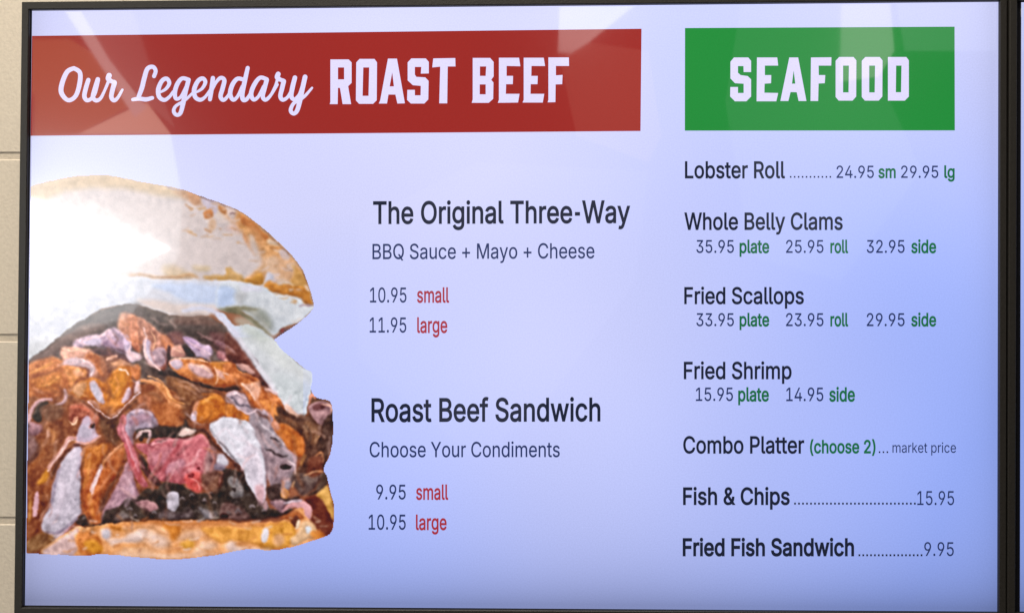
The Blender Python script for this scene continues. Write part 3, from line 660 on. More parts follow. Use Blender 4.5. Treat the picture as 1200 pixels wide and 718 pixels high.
    s((90, 54, 44), [(110,40),(120,140),(140,230)], 12, .8); s((84, 46, 40), [(290,210),(325,260),(330,340)], 10, .7)
    s((232, 190, 160), [(345,275),(440,262),(560,262),(640,285)], 10, .7); s((230, 186, 160), [(520,310),(600,320),(660,370)], 14, .8)
    s((232, 186, 150), [(690,330),(720,400),(700,450)], 10, .8); s((226, 180, 150), [(750,370),(800,380)], 12, .8)
    s((138, 72, 26), [(400,365),(500,410),(620,440),(740,470),(860,455)], 14, 1)
    s((214, 176, 196), [(460,100),(540,160),(620,200),(670,230)], 12, .8); s((210, 160, 130), [(390,190),(450,210)], 14, .8)
    s((150, 110, 110), [(560,60),(660,110),(760,150),(850,215)], 12, 1); s((60, 40, 36), [(540,90),(640,140),(720,190)], 12, 1)
    s((222, 160, 96), [(180,395),(250,410),(320,480),(360,560),(470,610)], 16, .8)
    s((92, 60, 34), [(330,420),(390,500),(440,570),(510,620)], 14, 1); s((170, 116, 66), [(380,430),(450,470),(540,500)], 22, 1.4)
    s((226, 160, 66), [(600,600),(660,560),(720,560)], 22, 1.6); s((92, 54, 20), [(540,600),(600,550),(690,515),(770,545),(850,620)], 12, .9)
    s((150, 92, 34), [(560,700),(640,740),(760,710)], 14, 1)
    tile(265, 390)
    s((232, 186, 160), [(120,385),(180,440),(230,510)], 14, .8); s((112, 58, 26), [(90,300),(180,350),(250,380)], 14, 1)
    s((226, 150, 70), [(260,520),(330,560),(390,620)], 22, 1.3); s((84, 46, 24), [(200,560),(260,620),(330,660)], 14, 1)
    s((232, 196, 200), [(20,470),(80,460),(150,500)], 12, .8); s((226, 194, 204), [(100,580),(170,620),(230,590)], 12, .8)
    s((50, 34, 28), [(400,540),(450,610),(520,660),(600,665)], 18, 1); s((136, 92, 60), [(440,640),(540,700)], 20, 1.2)
    tile(25, 460)
    s((232, 190, 176), [(420,360),(370,365),(320,430),(260,520),(205,600)], 12, .7); s((60, 36, 26), [(380,410),(330,470),(270,560),(225,660)], 14, 1)
    s((214, 194, 220), [(430,440),(420,520),(400,620),(340,760)], 26, 2); s((132, 104, 150), [(300,560),(260,700),(230,860)], 16, 1.6)
    s((70, 42, 28), [(470,420),(470,560),(462,700),(455,880)], 13, 1); s((206, 136, 60), [(500,470),(520,560),(500,680)], 20, 1.4)
    s((214, 140, 60), [(560,440),(640,410)], 22, 1.3); s((92, 52, 26), [(620,330),(680,400),(640,500),(580,600)], 14, 1.2)
    s((104, 60, 30), [(230,200),(300,260),(320,340),(260,400)], 22, 1.4); s((176, 116, 60), [(180,260),(250,300),(240,380)], 26, 1.6)
    s((170, 104, 44), [(60,600),(120,520),(190,440)], 26, 1.6); s((92, 54, 30), [(40,560),(110,470),(140,400)], 20, 1.2)
    s((232, 186, 150), [(375,215),(400,245),(430,200)], 12, .7); s((208, 120, 86), [(380,120),(450,110),(520,140)], 18, 1.1)
    s((214, 150, 104), [(780,385),(720,430),(650,510)], 12, .8); s((240, 206, 206), [(605,590),(570,680),(530,780)], 14, .7)
    s((140, 76, 28), [(700,520),(690,620),(620,760)], 16, 1.2); s((60, 40, 34), [(770,560),(700,690),(640,800),(620,900)], 16, 1)
    s((210, 166, 190), [(800,640),(850,740),(800,860)], 24, 1.8); s((120, 76, 100), [(730,800),(800,780),(880,830)], 12, 1.2)
    tile(25, 550)
    s((206, 132, 56), [(520,180),(530,260),(560,360)], 24, 1.5); s((110, 56, 22), [(470,160),(480,270),(530,370)], 14, 1)
    s((206, 146, 70), [(60,200),(70,300),(60,400)], 22, 1.6); s((90, 50, 26), [(150,330),(170,260),(170,180)], 16, 1.1)
    s((214, 190, 214), [(300,60),(320,180),(280,300),(220,400)], 34, 3); s((150, 120, 160), [(180,470),(260,480),(340,440),(420,370)], 14, 1.2)
    tile(145, 460)
    s((216, 140, 156), [(10,180),(-5,280),(30,380),(70,480),(110,600)], 18, 1.1); s((110, 40, 52), [(60,330),(90,430),(130,520),(180,620),(250,700)], 14, 1)
    s((226, 150, 160), [(210,400),(300,370),(420,350)], 14, .9); s((222, 150, 160), [(450,560),(540,520),(590,440)], 18, 1.2)
    s((120, 50, 60), [(190,430),(210,520),(190,620),(280,690)], 14, 1); s((228, 140, 132), [(500,640),(560,680),(580,740)], 12, .8)
    s((140, 60, 70), [(230,470),(330,440),(400,390)], 10, 1); s((214, 176, 200), [(60,150),(150,135),(220,175)], 16, 1)
    s((120, 84, 104), [(110,240),(190,215),(255,250)], 14, 1.1); s((214, 190, 186), [(110,345),(150,290),(200,290)], 10, .7)
    s((180, 120, 110), [(650,420),(690,500),(660,600)], 16, 1.2); s((60, 40, 36), [(700,600),(760,640),(830,560)], 20, 1.2)
    tile(265, 460)
    s((214, 206, 232), [(-110,270),(-30,210),(80,225),(160,280)], 22, 1.3); s((216, 196, 214), [(120,330),(200,430),(250,560),(270,700)], 26, 2)
    s((60, 40, 40), [(-120,270),(-60,360),(20,450),(90,540),(140,660),(210,790)], 12, .8); s((120, 92, 110), [(255,410),(300,520),(310,700)], 13, 1)
    s((196, 176, 188), [(230,170),(290,260),(370,320),(450,400)], 16, 1.1); s((110, 84, 92), [(210,250),(260,300),(290,380)], 12, 1)
    s((96, 72, 84), [(330,560),(380,640),(400,720)], 14, 1.2); s((224, 196, 200), [(470,520),(520,540),(530,620)], 12, 1)
    s((212, 132, 50), [(420,290),(500,320),(560,400)], 26, 1.6); s((70, 42, 22), [(540,280),(600,350),(615,440),(580,520)], 13, 1)
    s((150, 112, 80), [(640,260),(690,300),(680,380)], 16, 1.2); s((44, 32, 28), [(600,240),(640,330),(620,420)], 12, 1)
    s((122, 96, 84), [(700,250),(770,300),(790,380),(740,520)], 14, 1.2); s((190, 140, 100), [(600,640),(680,600),(740,600)], 14, 1)
    tile(145, 550)
    for u, v, w in ((40,300,16),(90,350,14),(230,330,18),(300,250,14),(450,230,20),(470,300,22),(520,200,16),(560,330,18),(620,240,18),(690,250,14),(700,330,16),(800,330,16),(860,250,20),(880,320,16),(950,200,20),(980,280,18),(1010,340,16),(1070,310,14),(660,180,12),(420,330,14)):
        s(((132, 116, 122), (150, 120, 116), (104, 96, 96), (168, 150, 160))[(u+v) % 4], [(u-w, v+(u % 7)), (u, v-w*.7), (u+w*1.2, v+(v % 9)-3)], w, .9, 24, .8)
        s((26, 20, 18), [(u-w, v+w), (u+w*.4, v+w*.9), (u+w*1.4, v+w*.2)], 9, .8, 8, .8)
    # lower bun crust: toasted rim, crumb and bubbles
    tile(25, 550)
    s((176, 96, 30), [(640,440),(760,425),(914,410),(1200,412),(1500,408),(1800,412),(1980,400)], 20, 1.5, 30, .6)
    s((226, 200, 190), [(700,640),(900,660),(1150,665),(1400,650),(1700,620),(1900,610)], 22, 2.2, 26, .55)
    s((180, 120, 50), [(420,660),(700,672),(1000,680),(1250,690),(1500,665)], 9, 1.2, 20, .6)
    # small folds, drips and shreds over the meat
    rs = np.random.RandomState(11); tile(0, 0)
    MP = np.array([(36,440),(150,368),(235,380),(290,430),(350,480),(384,480),(388,545),(340,598),(200,606),(70,625),(36,625)])
    k = 0
    while k < 420:
        cx = rs.uniform(34, 390); cy = rs.uniform(366, 630)
        if not inside(np.array([[cx]]), np.array([[cy]]), MP)[0, 0]: continue
        k += 1
        cur = C[int((cy-y0)/STEP), int((cx-x0)/STEP)]
        an = math.radians(20+(cx-60)*0.1) if cy < 470 else math.radians(rs.uniform(30, 130))
        if cx < 130 and cy > 470: an = math.radians(rs.uniform(95, 130))
        an += rs.uniform(-.5, .5); L = rs.uniform(3, 13); bd = rs.uniform(-.35, .35)
        pts = [((cx+math.cos(an)*L*t-math.sin(an)*L*bd*(1-t*t))*6.527, (cy+math.sin(an)*L*t+math.cos(an)*L*bd*(1-t*t))*6.527) for t in (-1, -.3, .4, 1)]
        u = rs.rand()
        if cur.sum() > 455 and (u < .42 or u > .8) and rs.rand() < .8: continue
        if u < .42: col = cur*rs.uniform(.5, .78)
        elif u < .8: col = cur*.55+np.array((212, 168, 158))*.5
        else: col = cur*.6+np.array((196, 110, 40))*.4
        s(tuple(np.clip(col, 20, 226)), pts, rs.uniform(11, 26), 1.15, 16, rs.uniform(.25, .7))
    rs = np.random.RandomState(5)
    for k in range(150):                                            # blisters and seeds of the bun crust
        if k % 2: cx, cy = rs.uniform(60, 385), rs.uniform(606, 645)
        else:
            t = rs.rand(); cx = 235+130*t+rs.normal(0, 6)-12; cy = 232+110*t*t+rs.normal(0, 14)+20
        col = ((212, 186, 172), (190, 124, 52), (216, 196, 196), (176, 110, 54))[rs.randint(4)]
        an = rs.uniform(-.5, .5); L = rs.uniform(1.5, 6)
        s(col, [((cx-L*math.cos(an))*6.527, (cy-L*math.sin(an))*6.527), (cx*6.527, (cy+.6)*6.527), ((cx+L*math.cos(an))*6.527, (cy+L*math.sin(an))*6.527)], rs.uniform(8, 22), 1.1, 16, rs.uniform(.25, .65))
    s((206, 204, 222), [(x*6.527, y*6.527) for x, y in ((214,364),(240,361),(258,370),(276,392),(300,426),(322,456))], 42, 1.6, 8, .95)
    s((104, 76, 62), [(x*6.527, y*6.527) for x, y in ((205,369),(236,371),(254,382),(272,402))], 22, 1.6, 14, .8)
    for c3 in ((200,262,30,16), (250,290,26,14), (215,300,30,12), (170,250,30,14), (290,300,16,14)):   # crumb-soft bun: calm the crust
        cx, cy, rx, ry = c3
        p((208, 192, 190), [((cx+rx*math.cos(t))*6.527, (cy+ry*math.sin(t))*6.527) for t in (0, .8, 1.6, 2.4, 3.2, 4, 4.8, 5.6)], 6, 6, .7)
    # fibres, speckle and the soft grain of the shot
    f = vnoise(X*0.6+Y*0.5, Y*0.35-X*0.4, 2.2, 901)
    mw = inside(X, Y, np.array([(30,430),(150,362),(240,372),(300,440),(388,470),(390,560),(340,600),(200,612),(60,640),(30,640)]))
    mw = blur(mw.astype(float), 3)[..., None]
    n = (vnoise(X, Y, 2.2, 902)*8+f*16+vnoise(X, Y, 4.5, 905)*22)[..., None]
    C += n*mw*np.array((1.0, .9, .85))+(1-mw)*((vnoise(X, Y, 2.0, 903)*5+vnoise(X, Y, 6, 904)*9)[..., None])
    # mild local contrast, as a phone camera gives
    for k in range(3):
        B = blur(C[..., k], 2.2); C[..., k] += (C[..., k]-B)*0.55
    ex = np.clip(C[..., 2]-C[..., 0], 0, 60)*(Y > 395)*(X < 355)          # the meat is greyer than the sauce round it
    C[..., 2] -= ex*.5; C[..., 0] += ex*.12
    g = np.clip((Y-355)/60, 0, 1)[..., None]; L = C.mean(-1, keepdims=True)
    chr_ = np.clip((C[..., 0:1]-C[..., 2:3])/120, 0, 1); dk = np.clip((110-L)/70, 0, 1)
    C2 = (C-L)*.92+(L-118)*1.12+114+chr_*np.array((10, 0, 4))+dk*np.array((9, -2, -2))
    C = C*(1-g)+C2*g
    for k in range(3): C[..., k] = blur(C[..., k], .55)
    ch = blur(inside(X, Y, np.array([(245,362),(300,362),(330,402),(368,434),(366,458),(356,490),(345,488),(300,434)])).astype(float), 1.5)
    C += (ch[..., None])*np.array((8, 5, 5))
    mm = np.clip((Y-372)/30, 0, 1)*(1-ch); L = C.mean(-1, keepdims=True); C += (C-L)*.13*mm[..., None]+(L-120)*.10*mm[..., None]
    pv = np.clip(C[..., 2]-C[..., 1], 0, 60)*np.clip((Y-395)/20, 0, 1)*(1-ch); C[..., 1] += pv*.28; C[..., 2] -= pv*.15
    Cs = np.clip(C, 4, 250)
    M = inside(X+vnoise(X, Y, 7, 6)*.9, Y+vnoise(X, Y, 7, 8)*.9, smooth_pts(OUT, 4))
    M &= X > 38.6-(Y-13)*0.01265
    return X, Y, Cs, M
GLYPH = {
' ': (188, []),
'&': (448, ['197,-7 173,-6 150,-2 129,4 110,12 93,22 78,34 65,47 54,62 45,78 39,96 35,114 34,133 35,149 37,163 42,177 47,189 55,201 63,213 73,224 85,235 140,279 216,335 237,352 255,375 260,389 262,405 261,417 258,427 253,437 245,445 237,452 226,457 215,460 201,461 184,459 168,453 155,444 145,431 139,416 137,399 139,380 145,363 169,327 204,284 438,0 364,0 171,231 121,293 87,344 82,357 78,370 76,384 75,398 76,415 79,430 84,445 91,458 99,470 109,481 121,491 134,499 149,505 165,510 182,513 200,513 218,513 235,510 251,505 266,499 279,491 290,482 300,471 308,459 315,447 320,433 323,419 324,404 323,393 322,382 319,372 315,362 291,325 256,293 154,217 140,206 128,195 118,185 110,174 104,164 100,154 98,143 97,131 98,119 100,108 104,97 109,87 116,78 124,70 133,63 143,57 154,53 166,49 179,47 193,46 208,47 223,50 237,54 251,59 265,66 278,75 290,84 301,95 312,108 321,121 329,136 336,151 342,168 346,186 348,205 349,224 408,224 407,201 405,180 401,161 397,144 391,128 385,115 378,103 371,92 357,75 345,62 333,47 320,34 305,23 289,14 271,7']),
'(': (273, ['89,207 101,324 132,441 177,539 236,539 191,428 161,313 151,207 160,115 188,16 236,-96 177,-96 111,55']),
')': (273, ['37,-96 86,18 113,116 122,207 112,313 82,428 37,539 97,539 142,441 173,323 184,207 161,53 97,-96']),
'+': (453, ['198,34 198,364 255,364 255,34', '61,172 61,226 391,226 391,172']),
'-': (453, ['337,244 337,188 114,188 114,244']),
'.': (188, ['95,-4 78,-1 63,9 53,24 50,41 53,59 63,73 78,83 95,87 113,83 128,73 138,59 141,41 138,24 128,9 113,-1']),
'0': (453, ['227,-7 199,-5 174,1 151,11 130,24 111,41 95,62 80,86 69,113 60,144 53,178 49,214 48,254 49,294 53,330 60,364 69,395 81,422 95,447 112,467 130,484 151,498 174,508 200,514 227,516 254,514 279,508 302,498 323,484 342,467 358,447 372,422 384,395 393,364 400,330 404,294 405,254 404,214 400,178 393,144 384,113 373,86 359,62 342,41 323,24 302,11 279,1 254,-5', '227,50 245,51 261,56 276,63 290,74 303,87 313,103 323,122 330,144 336,168 340,194 343,223 344,254 343,285 340,314 336,341 330,365 323,387 313,405 303,422 290,435 276,446 261,453 245,458 227,460 209,458 192,453 177,446 163,435 151,422 140,405 131,387 123,365 117,341 113,314 110,285 109,254 110,223 113,194 117,168 123,144 131,122 140,103 151,87 163,74 177,63 192,56 209,51']),
'1': (453, ['76,0 76,55 391,55 391,0', '276,509 276,0 212,0 212,448 209,448 86,358 86,427 198,509']),
'2': (453, ['64,0 64,47 234,229 282,282 291,294 299,305 305,316 311,327 315,337 318,348 320,360 320,371 319,385 317,397 313,408 308,419 301,428 293,436 283,443 273,449 262,454 250,457 237,459 224,460 209,459 196,457 184,453 172,447 162,441 153,433 145,424 139,413 134,402 130,390 128,376 127,362 66,362 67,384 71,405 77,424 86,442 98,459 111,473 126,486 143,496 162,505 182,511 203,514 225,516 247,514 268,511 288,505 306,497 323,486 337,474 350,461 361,445 370,428 376,411 380,392 381,372 380,358 378,345 375,331 371,318 365,304 357,290 347,275 336,259 322,241 306,223 288,202 267,180 153,60 153,57 389,57 389,0']),
'3': (453, ['218,-7 195,-6 173,-3 152,2 133,10 114,19 98,30 83,43 70,57 60,74 52,91 46,111 44,132 109,132 111,119 115,107 120,97 126,87 134,78 144,71 154,64 165,59 178,55 191,52 204,50 219,50 234,51 248,53 262,56 275,61 287,67 297,74 307,83 315,93 321,104 325,116 328,130 329,145 328,158 326,172 322,184 316,196 308,207 299,217 288,226 275,234 260,240 242,244 223,247 201,248 157,248 157,299 288,448 288,452 70,452 70,509 372,509 372,461 211,278 211,289 239,290 264,288 287,284 308,276 327,265 344,253 359,239 371,222 381,205 387,186 392,166 393,145 392,123 387,103 380,84 370,66 358,50 344,36 327,23 309,12 288,4 266,-2 243,-6']),
'4': (453, ['40,105 40,158 247,509 311,509 109,166 109,163 413,163 413,105', '282,0 282,121 282,146 282,318 343,318 343,0']),
'5': (453, ['221,-7 199,-6 178,-2 159,3 140,11 123,21 108,32 94,45 83,60 73,76 66,93 62,111 60,130 122,130 124,119 127,108 132,98 138,89 145,80 154,73 163,66 173,60 184,56 196,52 208,50 221,50 236,51 250,53 264,58 276,64 288,72 298,82 307,92 314,104 320,117 324,131 327,146 328,162 327,178 324,193 320,208 314,221 306,233 297,244 286,254 275,262 262,269 248,273 233,276 218,277 167,268 156,264 145,258 136,252 128,246 67,253 96,509 366,509 366,452 151,452 134,301 136,301 145,308 155,315 166,320 178,325 229,334 247,333 263,330 279,326 294,321 308,314 321,306 334,296 345,285 355,273 364,260 372,246 379,231 384,215 388,199 390,181 391,163 390,139 385,117 379,95 369,76 357,57 343,41 327,27 309,15 289,6 268,-1 245,-5']),
'9': (453, ['226,516 249,514 271,510 291,503 310,494 328,482 343,468 356,452 368,434 377,414 384,393 388,371 389,347 388,328 385,309 380,290 373,270 363,248 350,224 334,197 315,168 200,0 130,0 301,248 307,248 299,234 287,221 273,210 257,202 238,196 218,195 195,196 175,199 155,206 137,214 121,225 106,237 94,252 83,269 74,287 68,307 65,329 64,352 65,375 69,397 75,417 85,436 96,454 110,469 125,483 143,494 162,504 182,510 203,514', '226,460 212,459 199,457 186,452 174,446 163,438 154,429 145,419 138,407 133,395 129,381 126,367 125,352 126,336 129,322 133,308 138,295 145,284 154,274 163,265 174,257 186,251 199,247 212,244 226,243 240,244 254,247 267,251 279,257 289,265 299,273 307,284 314,295 320,308 324,321 327,335 327,350 327,366 324,381 320,394 314,407 307,419 299,429 290,438 279,446 267,452 254,457 241,459']),
'B': (456, ['60,0 60,509 241,509 266,508 289,504 310,499 329,491 345,481 359,469 371,456 381,442 388,426 394,410 397,392 398,374 397,358 395,344 392,331 387,320 380,310 373,301 365,293 356,286 315,267 315,262 327,261 339,257 351,252 363,245 374,237 385,227 394,216 402,203 409,189 414,173 417,155 418,136 417,117 413,100 408,83 400,67 390,52 377,39 362,28 344,18 324,10 301,4 275,1 247,0', '125,57 245,57 272,58 296,63 315,70 330,80 341,92 349,105 354,120 355,137 355,149 352,161 348,173 342,184 335,194 327,203 317,211 306,218 293,224 279,228 264,230 248,231 125,231', '125,285 238,285 252,286 265,288 277,291 288,296 299,302 308,309 316,317 323,326 329,337 333,348 335,359 336,372 334,388 330,403 323,417 313,429 299,439 283,446 263,450 240,452 125,452']),
'C': (510, ['267,-7 235,-5 205,1 177,11 150,25 126,42 104,63 86,88 70,115 57,146 48,179 42,215 40,254 42,293 48,329 57,362 70,393 86,421 104,445 126,466 150,484 177,498 205,508 235,514 267,516 340,504 402,471 415,460 427,447 438,433 448,418 456,402 463,385 469,367 473,348 408,348 405,361 401,373 395,384 389,395 382,404 375,413 366,421 357,428 315,449 267,456 245,454 223,450 203,443 184,432 166,419 150,403 137,385 125,364 116,340 109,314 105,285 103,254 105,223 109,194 116,168 125,145 137,123 151,105 166,89 184,76 203,66 223,59 245,54 267,53 315,60 357,81 366,88 375,96 382,105 389,114 395,125 401,136 405,148 408,160 473,160 469,142 463,124 457,107 448,91 438,76 428,62 416,49 402,38 341,5']),
'F': (410, ['60,0 60,509 369,509 369,452 125,452 125,278 346,278 346,221 125,221 125,0']),
'L': (393, ['60,0 60,509 125,509 125,57 361,57 361,0']),
'M': (628, ['60,0 60,509 152,509 277,187 282,174 287,159 299,123 311,84 322,49 307,49 318,83 330,121 342,158 348,174 352,187 476,509 568,509 568,0 504,0 504,291 504,327 505,369 506,413 507,457 513,457 498,409 482,363 467,322 461,305 456,291 342,0 286,0 170,291 165,304 159,321 145,361 129,408 112,457 119,457 120,416 121,372 122,328 122,291 122,0']),
'O': (533, ['267,-7 235,-5 205,1 177,11 150,25 126,42 105,63 86,88 70,115 57,146 48,179 42,215 40,254 42,293 48,329 57,362 70,393 86,421 105,445 126,466 150,484 177,498 205,508 235,514 267,516 299,514 329,508 357,498 384,484 408,466 429,445 448,421 464,393 477,362 486,329 491,293 493,254 491,215 486,179 477,146 464,115 448,88 429,63 408,42 384,25 357,11 329,1 299,-5', '267,53 289,54 310,59 330,66 349,76 367,89 383,105 396,123 408,144 418,168 425,194 429,223 430,254 429,286 425,314 418,341 408,365 396,386 383,404 367,420 349,433 330,443 310,450 289,454 267,456 245,454 223,450 203,443 184,433 167,420 151,404 137,385 125,364 116,340 109,314 105,285 103,254 105,223 109,194 116,168 125,144 137,123 151,105 167,89 184,76 203,66 223,59 245,54']),
'P': (445, ['60,0 60,509 235,509 263,507 289,503 312,497 332,487 350,476 366,462 379,447 390,430 398,411 404,391 407,370 409,348 407,325 404,304 398,284 390,265 379,248 366,233 350,219 332,207 312,198 289,191 263,187 235,186 109,186 109,242 233,242 252,243 269,246 284,250 297,256 308,264 318,272 327,282 333,294 338,306 342,319 344,333 344,348 344,362 342,376 338,389 333,402 326,413 318,423 308,431 297,439 284,444 268,449 251,451 232,452 125,452 125,0']),
'Q': (533, ['245,159 313,159 369,85 384,65 468,-48 401,-48 346,27 331,46', '267,-7 235,-5 205,1 177,11 150,25 126,42 105,63 86,88 70,115 57,146 48,179 42,215 40,254 42,293 48,329 57,362 70,393 86,421 105,445 126,466 150,484 177,498 205,508 235,514 267,516 299,514 329,508 357,498 384,484 408,466 429,445 448,421 464,393 477,362 486,329 491,293 493,254 491,215 486,179 477,146 464,115 448,88 429,63 408,42 384,25 357,11 329,1 299,-5', '267,53 289,54 310,59 330,66 349,76 367,89 383,105 396,123 408,144 418,168 425,194 429,223 430,254 429,286 425,314 418,341 408,365 396,386 383,404 367,420 349,433 330,443 310,450 289,454 267,456 245,454 223,450 203,443 184,433 167,420 151,404 137,385 125,364 116,340 109,314 105,285 103,254 105,223 109,194 116,168 125,144 137,123 151,105 167,89 184,76 203,66 223,59 245,54']),
'R': (449, ['60,0 60,509 236,509 264,507 290,504 313,497 333,489 351,478 367,465 380,450 390,433 399,415 405,395 408,374 409,352 408,330 405,309 399,290 390,271 380,255 367,240 351,228 333,217 312,209 289,203 264,199 236,198 96,198 96,255 234,255 252,256 269,258 284,262 298,267 309,273 319,281 327,290 334,300 339,312 342,324 344,338 345,352 344,367 342,380 339,393 334,405 327,415 319,425 309,433 298,440 284,445 269,449 252,451 233,452 125,452 125,0', '353,0 230,229 303,229 428,0']),
'S': (447, ['224,-9 197,-8 172,-4 149,1 128,9 108,19 91,31 76,45 64,60 54,77 46,96 41,115 38,137 104,137 107,123 110,110 116,98 123,88 132,79 142,71 154,64 166,59 180,55 194,52 209,50 224,49 241,50 257,52 272,55 286,60 299,66 311,74 321,82 329,92 336,102 341,114 345,126 346,139 345,151 342,161 338,171 332,179 325,186 316,193 307,199 296,205 245,222 184,239 154,249 128,260 105,274 86,289 71,307 60,326 54,348 52,372 53,393 58,413 65,431 75,448 87,463 102,476 119,488 138,498 158,506 180,511 203,514 227,516 252,514 275,511 296,505 316,498 334,488 351,476 365,463 377,449 387,433 394,415 399,397 401,378 337,378 334,396 326,412 316,426 302,437 286,447 267,453 247,457 225,459 209,458 194,456 180,452 167,448 156,442 145,435 136,427 129,418 123,409 118,398 116,387 115,376 116,363 119,352 124,342 131,334 139,326 148,319 158,313 169,308 212,293 264,279 312,264 359,238 369,229 379,220 387,209 395,198 401,185 405,171 407,155 408,139 407,118 403,99 396,81 386,64 374,48 360,34 343,21 323,11 302,2 278,-4 252,-8']),
'T': (449, ['32,452 32,509 417,509 417,452 257,452 257,0 193,0 193,452']),
'W': (686, ['155,0 16,509 82,509 163,196 175,145 187,94 197,40 189,40 200,94 211,145 224,196 306,509 380,509 462,196 474,145 486,94 497,40 488,40 499,94 510,145 523,196 603,509 670,509 530,0 455,0 368,323 351,391 336,475 350,475 335,395 318,323 230,0']),
'Y': (472, ['203,0 203,208 16,509 91,509 192,344 222,292 250,230 224,230 251,293 280,344 381,509 455,509 268,208 268,0']),
'a': (389, ['160,-9 142,-8 126,-5 110,-1 94,5 80,12 68,22 57,32 48,45 40,58 35,73 31,90 30,108 31,123 34,138 38,150 43,161 50,171 58,179 67,187 78,193 125,211 178,220 194,222 209,224 222,225 234,227 252,230 265,235 273,243 276,255 276,257 275,268 273,279 271,288 267,297 256,311 240,322 230,326 220,329 208,330 196,331 183,330 171,329 159,326 149,322 132,313 118,301 107,288 100,274 41,291 48,308 57,322 67,335 79,346 91,355 104,364 118,370 133,375 194,384 239,379 286,360 296,353 306,343 315,333 322,320 329,306 333,290 336,272 337,251 337,0 277,0 277,52 272,52 264,38 252,25 244,18 236,12 226,6 215,1 203,-3 190,-6 176,-8', '170,45 187,46 202,49 216,53 228,59 239,66 248,74 257,83 263,93 269,104 272,115 275,126 276,138 276,190 270,186 259,182 231,176 200,171 186,169 175,168 134,159 117,150 103,139 95,124 92,105 94,87 102,72 114,61 130,52 139,49 149,47 159,46']),
'b': (424, ['229,-8 213,-7 198,-5 184,-1 172,4 162,10 153,17 145,24 138,31 127,46 118,59 112,59 112,0 53,0 53,509 114,509 114,319 118,319 127,331 137,346 144,353 152,360 161,367 171,373 183,378 197,381 212,384 229,384 252,383 274,378 294,371 313,361 330,347 345,332 359,313 370,293 379,270 385,245 389,218 390,189 389,160 385,133 379,108 370,84 359,64 346,45 330,29 313,16 294,5 274,-2 252,-7', '220,47 237,48 253,51 267,57 279,66 291,76 301,88 309,101 316,117 321,133 325,151 327,170 328,189 327,209 325,227 321,245 316,261 309,276 301,290 291,301 280,311 267,319 253,325 237,329 220,330 203,329 188,325 174,320 161,312 150,302 140,291 132,278 125,263 120,247 116,229 113,210 113,189 113,169 116,150 120,132 125,115 132,100 140,86 150,75 162,65 174,57 188,51 204,48']),
'c': (396, ['207,-8 182,-7 159,-2 137,6 117,16 98,30 82,46 68,64 56,85 46,108 40,133 36,159 34,187 36,216 40,243 46,268 56,291 68,312 82,330 98,346 117,360 137,371 159,378 182,383 207,384 260,377 305,356 340,322 362,277 303,262 290,289 270,311 242,325 207,330 189,329 173,325 158,319 145,310 134,300 124,287 115,274 108,258 103,242 99,224 97,206 96,187 97,169 99,151 103,134 108,117 115,102 124,89 134,76 145,66 158,57 173,51 189,48 207,46 243,52 271,66 292,89 304,117 363,102 359,90 354,78 348,67 341,56 306,21 261,-1']),
'd': (424, ['195,-8 172,-7 151,-2 130,5 111,16 94,29 79,45 66,64 55,84 46,108 39,133 35,160 34,189 35,218 39,245 46,270 55,293 66,313 79,332 95,347 112,361 131,371 151,378 173,383 196,384 213,384 228,381 241,378 253,373 263,367 272,360 280,353 287,346 298,331 306,319 311,319 311,509 372,509 372,0 313,0 313,59 307,59 298,46 287,31 280,24 272,17 263,10 252,4 241,-1 227,-5 212,-7', '205,47 221,48 236,51 250,57 263,65 274,75 284,86 293,100 299,115 305,132 309,150 311,169 312,189 311,210 309,229 305,247 300,263 293,278 284,291 275,302 263,312 251,320 237,325 221,329 205,330 187,329 172,325 157,319 145,311 133,301 124,290 115,276 108,261 103,245 99,227 97,209 96,189 97,170 99,151 103,133 109,117 115,101 124,88 134,76 145,66 158,57 172,51 188,48']),
'e': (404, ['212,-8 185,-7 161,-2 138,6 117,16 98,30 82,46 68,64 56,85 46,108 40,132 35,159 34,187 35,215 39,242 46,267 55,290 67,311 81,329 97,346 115,359 135,370 157,378 180,383 205,384 266,374 280,368 294,361 307,351 319,341 331,329 341,315 350,299 357,282 363,263 368,242 370,219 371,194 371,169 75,169 75,221 338,221 310,202 309,220 307,237 303,254 298,269 291,282 283,294 273,305 263,314 250,321 237,326 222,329 205,330 189,329 173,326 159,321 146,313 135,304 125,294 116,282 109,270 103,256 99,241 97,226 96,211 96,178 97,157 100,139 104,122 110,106 118,92 128,80 139,70 151,61 165,55 179,50 195,47 212,46 224,47 234,48 244,50 254,53 271,61 285,73 297,88 306,105 365,91 360,77 353,63 345,51 335,39 324,29 311,19 298,11 283,4 266,-1 249,-5 231,-7']),
'f': (254, ['228,379 228,327 6,327 6,379', '81,0 81,432 82,447 84,461 89,474 96,486 104,496 113,505 124,513 135,519 148,524 161,527 174,529 187,530 207,529 222,527 234,524 243,521 227,468 222,470 215,472 206,473 195,474 182,473 171,470 162,466 154,460 149,452 145,443 142,431 142,419 142,0']),
